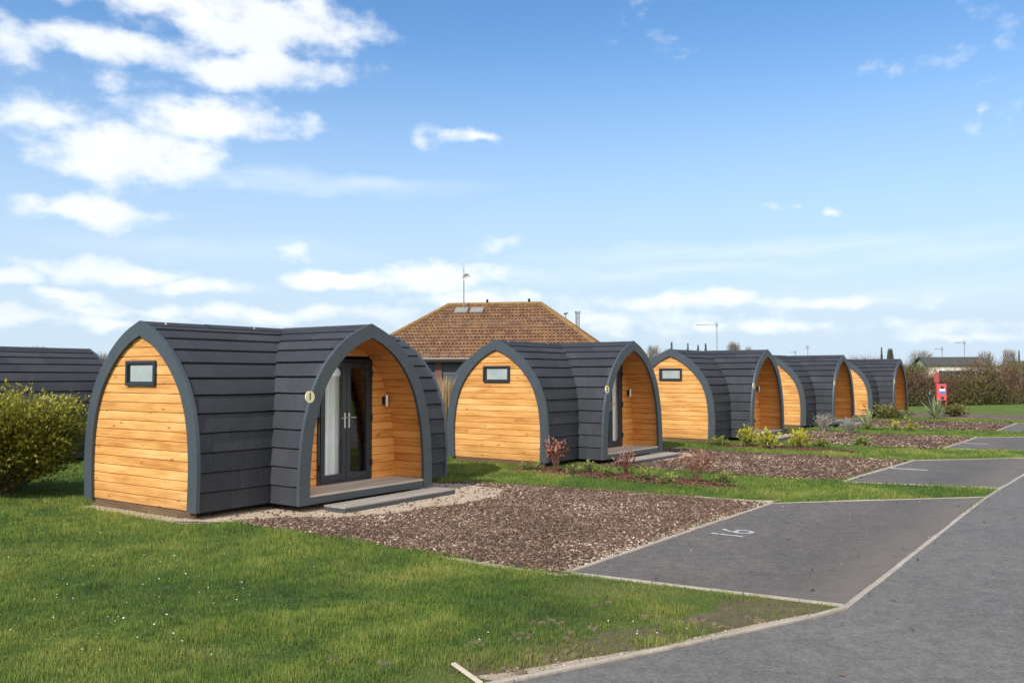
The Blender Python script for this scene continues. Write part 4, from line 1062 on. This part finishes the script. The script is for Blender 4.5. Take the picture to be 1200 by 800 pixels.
# hedge of bare shrubs at the right
def ribbons(start, tipv, w, sag=.12):
    n = len(start); d = tipv - start; r = rng.normal(0, 1, (n, 3)); sd = np.cross(d, r); sd /= np.linalg.norm(sd, axis=1)[:, None] + 1e-9
    mid = start + d * .5 + rng.normal(0, sag, (n, 3)) * np.linalg.norm(d, axis=1)[:, None] * .5
    v = np.zeros((n, 5, 3)); W = w[:, None]
    v[:, 0] = start - sd * W; v[:, 1] = start + sd * W; v[:, 2] = mid + sd * W * .7; v[:, 3] = mid - sd * W * .7; v[:, 4] = tipv
    return v
RIB = [(0, 1, 2, 3), (3, 2, 4)]
def hedge(name, A, B, h, wid, n, nleaf, label, seed):
    A = Vector(A); B = Vector(B); d = (B - A); L = d.length; dn = d / L; pn = Vector((-dn.y, dn.x, 0))
    root = empty(name, A)
    t = rng.random(n) * L; off = rng.normal(0, wid * .4, n)
    hh = h * (.74 + .52 * fnoise(t * .55 + seed, np.full(n, 2.2)))
    z0 = rng.random(n) ** 1.4 * hh * .75; ln = (.25 + .75 * rng.random(n)) * np.minimum(hh - z0, 1.3) 
    if seed == 0: hh = np.where((np.abs(t - 12.4) < 2.2) & (rng.random(n) < .82), np.minimum(hh, 1.8), hh); z0 = np.minimum(z0, hh * .8); ln = np.minimum(ln, np.maximum(hh - z0, .1))
    st = np.stack([dn.x * t + pn.x * off, dn.y * t + pn.y * off, z0], 1)
    dv = rng.normal(0, .62, (n, 3)); dv[:, 2] = .55 + .5 * rng.random(n); dv /= np.linalg.norm(dv, axis=1)[:, None]
    tip = st + dv * ln[:, None]
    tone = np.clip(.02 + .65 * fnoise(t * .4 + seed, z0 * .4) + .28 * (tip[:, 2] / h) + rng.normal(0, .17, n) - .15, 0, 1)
    np_mesh('twigs', ribbons(st, tip, .006 + .006 * rng.random(n)), RIB, M['twig'], tone, parent=root)
    t = rng.random(nleaf) * L; off = rng.normal(-.35 * wid, wid * .35, nleaf); z = rng.random(nleaf) ** 1.5 * h * .92
    gm = fnoise(t * .62 + seed + 9, z * .8 + 3); kp = ((gm > .47) | (z < h * .25)) & (z < h * .80) & ~((np.abs(t - 12.4) < 2.4) & (z > 1.7) & (seed == 0)); t, off, z, gm = t[kp], off[kp], z[kp], gm[kp]
    pts = np.stack([dn.x * t + pn.x * off, dn.y * t + pn.y * off, z + .05], 1)
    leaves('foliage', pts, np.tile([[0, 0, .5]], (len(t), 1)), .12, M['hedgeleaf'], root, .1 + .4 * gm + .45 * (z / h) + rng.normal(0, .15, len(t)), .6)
    tag(root, label, 'hedge'); return root
hedge('hedge', (15.5, 48.5, 0), (31.0, 55.5, 0), 2.95, 1.5, 27000, 26000, 'long brown hedge of bare twigs behind the red fire point', 0)
hedge('hedge', (31.2, 55.6, 0), (48, 63, 0), 3.25, 1.7, 18000, 18000, 'far stretch of bare hedge at the right edge, reddish tops', 20)

# ------------------------------------------------------------------ fire point
fp = ground_px(1104, 478); d = fp.y; sc = FPX / d
r = empty('fire_point', (fp.x, fp.y, 0), R(-12))
M['red'] = simple('fire_red', (.62, .065, .085), .45, var=.1); M['darkred'] = simple('old_red', (.30, .05, .04), .6, var=.2); M['blue'] = simple('sign_blue', (.06, .16, .50), .5); M['wht'] = simple('sign_white', (.75, .76, .78), .5)
m = MB(); m.box(-.30, -.20, -.02, .06, 0, 1.95); m.box(.16, .24, -.02, .06, 0, .95); m.build('post', M['darkred'], r, bevel=.005)
m = MB(); m.box(-.27, .21, -.10, -.021, .42, 1.32); m.build('cabinet', M['red'], r, bevel=.02)
m = MB(); m.box(-.40, -.12, -.05, -.021, 1.40, 1.92); m.build('top_sign', M['darkred'], r, bevel=.006)
m = MB(); m.box(-.14, .14, -.109, -.1015, .78, 1.04); m.build('notice', M['blue'], r)
m = MB(); m.box(-.14, .14, -.116, -.1095, .94, 1.06); m.build('notice_heading', M['wht'], r)
for z in (.56, 1.13):
    m = MB(); m.tube([(0, -.101, z), (0, -.125, z)], .085, 14); m.build('bell', M['black'], r)
m = MB(); m.tube([(-.62, .0, 0), (-.62, .0, .75), (-.62, 0, .9)], [.13, .13, .06], 12); m.tube([(-.62, 0, .9), (-.5, -.02, .95)], .03, 6); m.build('extinguisher_cover', M['black'], r)
tag(r, 'red fire point cabinet on a post before the brown hedge', 'fire point')

# ------------------------------------------------------------------ barn with the hipped tile roof
M['cladgrey'] = simple('roof_window_frame', (.20, .18, .16), .6)
def barn():
    th = R(10.4); e = Vector((math.cos(th), -math.sin(th), 0)); nf = Vector((-math.sin(th), -math.cos(th), 0))
    RL = at(526, 359.3, 44.2); RR = at(634, 357.2, 43.3); zr = 5.32
    RL.z = RR.z = zr; e = (RR - RL); RLn = e.length; e.normalize(); nf = Vector((e.y, -e.x, 0))
    W2, ze = 3.75, 2.62
    root = empty('barn', ((RL + RR) / 2 - Vector((0, 0, zr))), math.atan2(e.y, e.x))
    hl = RLn / 2
    k = NT('pantile'); v = k.vec()
    tone = k.attr(); n1 = k.noise(v, .9, 5, .65); n2 = k.noise(v, 9, 4, .7)
    c = k.ramp(k.math('ADD', k.math('MULTIPLY', tone, .34), k.math('ADD', k.math('MULTIPLY', n2, .45), .12)), [(.15, (.065, .035, .022)), (.45, (.155, .078, .040)), (.8, (.25, .135, .068))])
    lich = k.ramp(k.math('ADD', k.math('MULTIPLY', n1, .5), k.math('MULTIPLY', n2, .5)), [(.52, (0, 0, 0)), (.72, (.7, .7, .7))])
    c = k.mix(lich, c, (.32, .17, .045)); k.col(c).rough(.9); tile = k.m
    lichen = simple('lichened_hip_tile', (.22, .125, .042), .9, var=.6, scale=4, bump=.02)
    roof = MB(); rows = 17
    def slope(base0, base1, top0, top1, pitch=.18):
        """tile courses between the eave line base0-base1 and the ridge line top0-top1"""
        for r_ in range(rows):
            f0, f1 = r_ / rows, (r_ + 1) / rows
            a0, b0 = base0.lerp(top0, f0), base1.lerp(top1, f0); a1, b1 = base0.lerp(top0, f1), base1.lerp(top1, f1)
            up = (top0 - base0).cross(base1 - base0).normalized(); up = -up if up.z < 0 else up
            L = (b0 - a0).length; nt = max(1, round(L / pitch)); ax = (b0 - a0).normalized()
            for t in range(nt):
                tn = random.random()
                for q in range(4):
                    x0, x1 = (t + q / 4) / nt, (t + (q + 1) / 4) / nt
                    def pt(x, top):
                        ph = (x * nt) % 1.0 if abs(x * nt - round(x * nt)) > 1e-6 else 0
                        hgt = .055 * (math.sin(ph * 2 * math.pi) * .5 + .5)
                        if top:
                            xx = a0.lerp(b0, x); s = (xx - a1).dot(ax); s = min(max(s, 0), (b1 - a1).length)
                            return a1 + ax * s + up * (hgt)
                        return a0.lerp(b0, x) + up * (hgt + .045)
                    p = [pt(x0, 0), pt(x1, 0), pt(x1, 1), pt(x0, 1)]
                    roof.face(p, tone=tn)
                    roof.face([p[0] - up * .035, p[1] - up * .035, p[1], p[0]], tone=tn * .6)
    c = [Vector((-hl - W2, -W2, ze)), Vector((hl + W2, -W2, ze)), Vector((hl + W2, W2, ze)), Vector((-hl - W2, W2, ze))]
    t0, t1 = Vector((-hl, 0, zr)), Vector((hl, 0, zr))
    slope(c[0], c[1], t0, t1); slope(c[2], c[3], t1, t0); slope(c[1], c[2], t1, t1); slope(c[3], c[0], t0, t0)
    ro = roof.build('roof', tile, root, weld=False)
    m = MB()
    def capline(a, b):
        n = int((b - a).length / .4)
        for i in range(n):
            m.tube([a.lerp(b, i / n) + Vector((0, 0, .03)), a.lerp(b, (i + .98) / n) + Vector((0, 0, .045))], [.125, .11], 8)
    capline(t0, t1); capline(c[0], t0); capline(c[1], t1); capline(c[2], t1); capline(c[3], t0)
    m.build('hip_tiles', lichen, ro)
    m = MB()
    for x in (-hl + 2.0, hl - .6): m.tube([(x, 0, zr + .1), (x, 0, zr + .30)], .06, 8)
    m.build('ridge_vent', M['dark'], ro)
    # walls, gutter, corner posts
    wb = simple('dark_weatherboard', (.030, .038, .048), .6, var=.25); m = MB(); wi = W2 - .45; hx = hl + W2 - .45; bh = .19
    for i in range(13):
        z0, z1 = .1 + i * bh, .1 + (i + 1) * bh
        for sgn, ax in ((-1, 'y'), (1, 'y'), (-1, 'x'), (1, 'x')):
            if ax == 'y': m.face([(-hx, sgn * (wi + .03), z0), (hx, sgn * (wi + .03), z0), (hx, sgn * wi, z1), (-hx, sgn * wi, z1)]); m.face([(-hx, sgn * (wi + .03), z0), (hx, sgn * (wi + .03), z0), (hx, sgn * wi, z0), (-hx, sgn * wi, z0)])
            else: m.face([(sgn * (hx + .03), -wi, z0), (sgn * (hx + .03), wi, z0), (sgn * hx, wi, z1), (sgn * hx, -wi, z1)]); m.face([(sgn * (hx + .03), -wi, z0), (sgn * (hx + .03), wi, z0), (sgn * hx, wi, z0), (sgn * hx, -wi, z0)])
    m.build('wall', wb, root, weld=False)
    brick = simple('brown_brick', (.13, .06, .042), .9, var=.3, scale=12)
    px0 = -1.95
    m = MB(); m.box(px0 - .16, px0 + .16, -wi - .09, -wi - .035, 0, ze - .05); m.build('brick_pier', brick, root)
    m = MB(); pts = [c[0] + Vector((0, -.06, -.06)), c[1] + Vector((0, -.06, -.06))]; m.tube(pts, .065, 8); m.box(-hl - W2 + .1, hl + W2 - .1, -W2 + .02, -W2 + .05, ze - .2, ze - .02); m.build('gutter', simple('pinkish_fascia', (.19, .135, .115), .6), root)
    m = MB(); m.face([tuple(q - Vector((0, 0, .1))) for q in c]); m.build('soffit', M['dark'], root)
    # pair of roof lights near the ridge left end
    sl_ = (t0 - (c[0] + Vector((W2, 0, 0)))); sl_.normalize(); up = Vector((0, -sl_.z, abs(sl_.y))).normalized(); up = up if up.z > 0 else -up
    for j, x in enumerate((-hl + .82, -hl + 1.62)):
        b0 = Vector((x - .36, 0, zr)) - sl_ * .86 + up * .13; f = [b0, b0 + Vector((.66, 0, 0)), b0 + Vector((.66, 0, 0)) + sl_ * .5, b0 + sl_ * .5]
        m = MB(); m.face(f); lo = [q - up * .13 for q in f]
        for q in range(4): m.face([f[q], f[(q + 1) % 4], lo[(q + 1) % 4], lo[q]])
        rl = m.build('roof_window', M['cladgrey'], ro)
        g2 = [q + up * .006 for q in (f[0].lerp(f[2], .09), f[1].lerp(f[3], .09), f[2].lerp(f[0], .09), f[3].lerp(f[1], .09))]
        m = MB(); m.face(g2); m.build('pane', simple('roof_window_glass', (.20, .20, .175), .6, var=.2), rl)
    tag(root, 'barn with hipped orange-brown pantile roof and black boarded walls', 'barn')
    return root, hl, zr, e, nf
bn, hl, zr, be, bnf = barn()
M['dishgrey'] = simple('dish_grey', (.50, .51, .53), .6)
M['galv'] = simple('galvanised_metal', (.42, .43, .45), .4, metal=.8, var=.15); M['mast'] = simple('weathered_mast', (.26, .26, .27), .6, metal=.4)
# mast with dish fixed on the barn roof
p = at(543.5, 366, 43.6); r = empty('radio_mast', (p.x, p.y, p.z - .1)); h = 2.25
m = MB(); m.tube([(0, 0, -.25), (0, 0, h)], [.035, .022], 8)
for i in range(16): m.tube([(-.03, -.03, i * .12), (.03, -.03, i * .12 + .08)], .012, 5)
m.build('pole', M['mast'], r)
m = MB()
for a0, a1 in zip(np.linspace(0, 1.2, 7)[:-1], np.linspace(0, 1.2, 7)[1:]):
    for q in range(20):
        f0, f1 = q / 20 * 6.2832, (q + 1) / 20 * 6.2832; P = lambda a, f: (.14 + .20 * math.sin(a) / .93 * math.cos(f), -.05 + .16 * (math.cos(a) - 1), h - .42 + .20 * math.sin(a) / .93 * math.sin(f))
        m.face([P(a0, f0), P(a0, f1), P(a1, f1), P(a1, f0)])
m.build('dish', M['dishgrey'], r, smooth=True)
m = MB(); m.tube([(0, 0, h - .42), (.14, 0, h - .42)], .02, 6); m.tube([(0, 0, h - .1), (-.1, 0, h + .14)], .01, 5); m.tube([(0, 0, h), (0, 0, h + .35)], .009, 5); m.build('bracket', M['mast'], r)
tag(r, 'grey radio mast with round dish above the barn roof windows', 'mast')
# steel flue behind the right hip
p = at(677, 392, 46.5); r = empty('flue', (p.x, p.y, 0)); zt = at(677, 364.5, 46.5).z
m = MB(); m.tube([(0, 0, 2.2), (0, 0, zt - .12)], .12, 14); m.build('pipe', M['galv'], r, smooth=False)
m = MB(); m.tube([(0, 0, zt - .11), (0, 0, zt)], .16, 14); m.build('cowl', M['galv'], r)
m = MB(); m.tube([(0, 0, 0), (0, 0, 2.2)], .2, 10); m.build('base', M['dark'], r)
tag(r, 'shiny steel chimney flue behind the right hip of the barn', 'chimney')
p = at(663, 392, 46.9); r = empty('vent_pipe', (p.x, p.y, 0)); zt = at(663, 368, 46.9).z
m = MB(); m.tube([(0, 0, 0), (0, 0, zt)], .03, 8); m.build('pipe', M['mast'], r)
m = MB(); m.tube([(-.1, 0, zt), (.1, 0, zt + .06)], .045, 6); m.build('cap', M['dark'], r)
tag(r, 'thin grey vent pipe just left of the steel flue', 'vent pipe')

# ------------------------------------------------------------------ aerials
def aerial(px, ytop, xl, dist, label, n=9):
    p = at(px, ytop, dist); sc = dist / FPX; r = empty('aerial', (p.x, p.y, 0)); z = p.z; x0 = (xl - px) * sc
    m = MB(); m.tube([(0, 0, 0), (0, 0, z + .05)], .035, 6); m.build('mast', M['mast'], r)
    m = MB(); m.tube([(x0, 0, z - .05), (.12, 0, z)], .022, 5)
    for i in range(n):
        x = x0 + (.12 - x0) * i / (n - 1); m.tube([(x, -.22, z - .02), (x, .22, z - .02)], .012, 4)
    m.tube([(-.15, 0, z - .25), (.1, 0, z + .28)], .02, 4); m.tube([(-.15, 0, z + .22), (.1, 0, z - .2)], .02, 4)
    m.build('antenna', M['mast'], r); tag(r, label, 'aerial', 'television aerials')
aerial(840, 380, 816, 75, 'tall television aerial pointing left above the third pod')
aerial(946.5, 406.5, 944, 90, 'short pole aerial above the fourth pod roof', 3)
aerial(932, 412.5, 926, 100, 'tiny aerial left of the pole aerial above the fourth pod', 4)
aerial(1130, 401, 1120, 80, 'television aerial above the hedge and cream caravan')
aerial(1104, 408.5, 1096, 85, 'lower television aerial above the farthest pod side of the hedge', 5)

# ------------------------------------------------------------------ caravans behind the hedge
M['cream'] = simple('cream_panel', (.62, .56, .44), .5, var=.05); M['croof'] = simple('grey_roof_sheet', (.055, .053, .048), .8, var=.2)
def caravan(c, L, ang, label):
    r = empty('static_caravan', c, ang); W, h0, h1, hr = 1.6, .5, 2.6, 3.15
    m = MB(); m.box(-L / 2, L / 2, -W, W, h0, h1)
    for x in (-L / 2, L / 2): m.face([(x, -W, h1), (x, W, h1), (x, 0, hr - .05)])
    m.build('body', M['cream'], r)
    m = MB()
    for sg in (1, -1):
        a, b = (-L / 2 - .15, sg * (W + .15), h1 - .03), (L / 2 + .15, sg * (W + .15), h1 - .03); e_, f_ = (L / 2 + .15, 0, hr), (-L / 2 - .15, 0, hr)
        m.face([a, b, e_, f_]); m.face([(q[0], q[1], q[2] - .07) for q in (a, b, e_, f_)]); m.face([a, b, (b[0], b[1], b[2] - .07), (a[0], a[1], a[2] - .07)])
    m.build('roof', M['croof'], r, weld=False)
    for x in np.linspace(-L / 2 + 1.2, L / 2 - 1.2, 4):
        m = MB(); m.box(x - .55, x + .55, -W - .04, -W - .002, 1.35, 2.2); f = m.build('window', M['wht'], r)
        m = MB(); m.box(x - .48, x + .48, -W - .05, -W - .041, 1.42, 2.13); m.build('pane', M['door'], f)
    m = MB(); m.box(-L / 2 + .2, L / 2 - .2, -W + .2, W - .2, 0, h0); m.build('skirt', M['dark'], r)
    tag(r, label, 'caravan', 'static caravans beyond the hedge')
p = at(1112, 440, 64); caravan((p.x, p.y, 0), 3.9, R(-8), 'cream static caravan showing through the bare hedge twigs')
p = at(1228, 440, 82); caravan((p.x, p.y, 0), 8, R(10), 'cream caravan at the right edge behind the hedge')

# ------------------------------------------------------------------ far trees
def tree(loc, h, sp, n, label, name='bare_tree', mat='fartwig', conif=False, group=None):
    root = empty(name, loc); m = MB(); th = h * (.35 if not conif else .9); m.tube([(0, 0, 0), (.02 * h, 0, th * .5), (0, 0, th)], [h * .03, h * .022, h * .012], 7); m.build('trunk', M['bark'], root, weld=False)
    a = rng.random(n) * 6.283; z0 = h * (.25 + .55 * rng.random(n)); 
    if conif:
        z0 = h * (.06 + .9 * rng.random(n)); r1 = sp * np.clip(1.05 - z0 / h, .05, 1) ** .8; st = np.stack([np.zeros(n), np.zeros(n), z0], 1)
        tip = np.stack([np.cos(a) * r1, np.sin(a) * r1, z0 + h * .08], 1) + rng.normal(0, .05 * sp, (n, 3))
    else:
        q = np.sqrt(rng.random(n)); zt = h * (.4 + .62 * rng.random(n)); rr = sp * np.sqrt(np.clip(1 - ((zt / h - .6) / .48) ** 2, .03, 1)) * (.75 + .5 * fnoise(a * 2 + loc[0], zt))
        tip = np.stack([np.cos(a) * rr * q, np.sin(a) * rr * q, zt], 1); st = tip * np.array([.55, .55, 1]) - np.stack([np.zeros(n), np.zeros(n), h * (.08 + .2 * rng.random(n))], 1)
    np_mesh('crown', ribbons(st, tip, np.full(n, .02 + .0018 * h), .1), RIB, M[mat], rng.random(n), parent=root)
    tag(root, label, 'tree', group); return root
def px_tree(px, ytop, dist, wpx, n, label, **k_):
    if not k_.get('conif') and k_.get('mat') is None: n = int(n * .5)
    p = at(px, ytop, dist); tree((p.x, p.y, 0), p.z, wpx * dist / FPX, n, label, **k_)
px_tree(765, 403, 120, 14, 1200, 'bare tree over the right shoulder of the second pod', group='bare trees on the horizon')
px_tree(783, 407, 130, 12, 900, 'low bare tree just left of the third pod apex', group='bare trees on the horizon')
for x, y, w, l in [(787, 401.5, 6, 'leftmost of the narrow dark trees above the third pod'), (806, 403, 5, 'second of the narrow dark trees above the third pod'), (818, 404.5, 5, 'shortest of the narrow dark trees above the third pod'), (827, 403, 6, 'rightmost narrow dark tree, next to the tall aerial')]:
    px_tree(x, y, 125, w, 500, l, name='narrow_tree', mat='conifer', conif=True, group='narrow trees above the third pod')
px_tree(860, 399, 115, 14, 1500, 'bare bushy tree right of the tall aerial', group='bare trees on the horizon')
px_tree(877, 405, 118, 8, 600, 'small bare tree near the third porch apex', group='bare trees on the horizon')
px_tree(1033, 407.5, 95, 4, 700, 'narrow dark tree above the farthest pod roof', name='narrow_tree', mat='conifer', conif=True)
px_tree(1043, 408, 90, 5, 1500, 'rounded dark tree above the farthest pod roof', mat='conifer')
px_tree(1078, 409, 78, 22, 1100, 'bare tree top above the hedge beside the farthest pod', group='bare trees on the horizon')
px_tree(1155, 410, 72, 15, 900, 'thin leafy green-brown tree above the middle of the hedge')
px_tree(1182, 408, 76, 13, 1100, 'dense brown tree above the right end of the hedge')
px_tree(1194, 411, 95, 3, 400, 'slim dark tree at the right edge above the hedge', name='narrow_tree', mat='conifer', conif=True)
px_tree(120, 411, 100, 12, 900, 'bare tree between the nearest pod and the back pod', group='bare trees on the horizon')
px_tree(45, 404.5, 110, 14, 700, 'bare tree tip above the back pod ridge at left', group='bare trees on the horizon')
# far hedgerow closing the horizon beyond the field
n = 9000; tt = rng.random(n); xx = -150 + 330 * tt; yy = 118 + 22 * np.sin(tt * 5) + rng.normal(0, 1.2, n); zz = (rng.random(n) ** .8) * (1.9 + 1.6 * fnoise(tt * 60, np.full(n, 1.5)))
o = leaves('far_hedgerow', np.stack([xx, yy, zz], 1), np.tile([[0, 0, 1.0]], (n, 1)), .75, M['hedgeleaf'], None, .15 + .6 * rng.random(n), .5)
tag(o, 'low hedgerow far beyond the barn closing the field', 'hedgerow', kind='stuff')
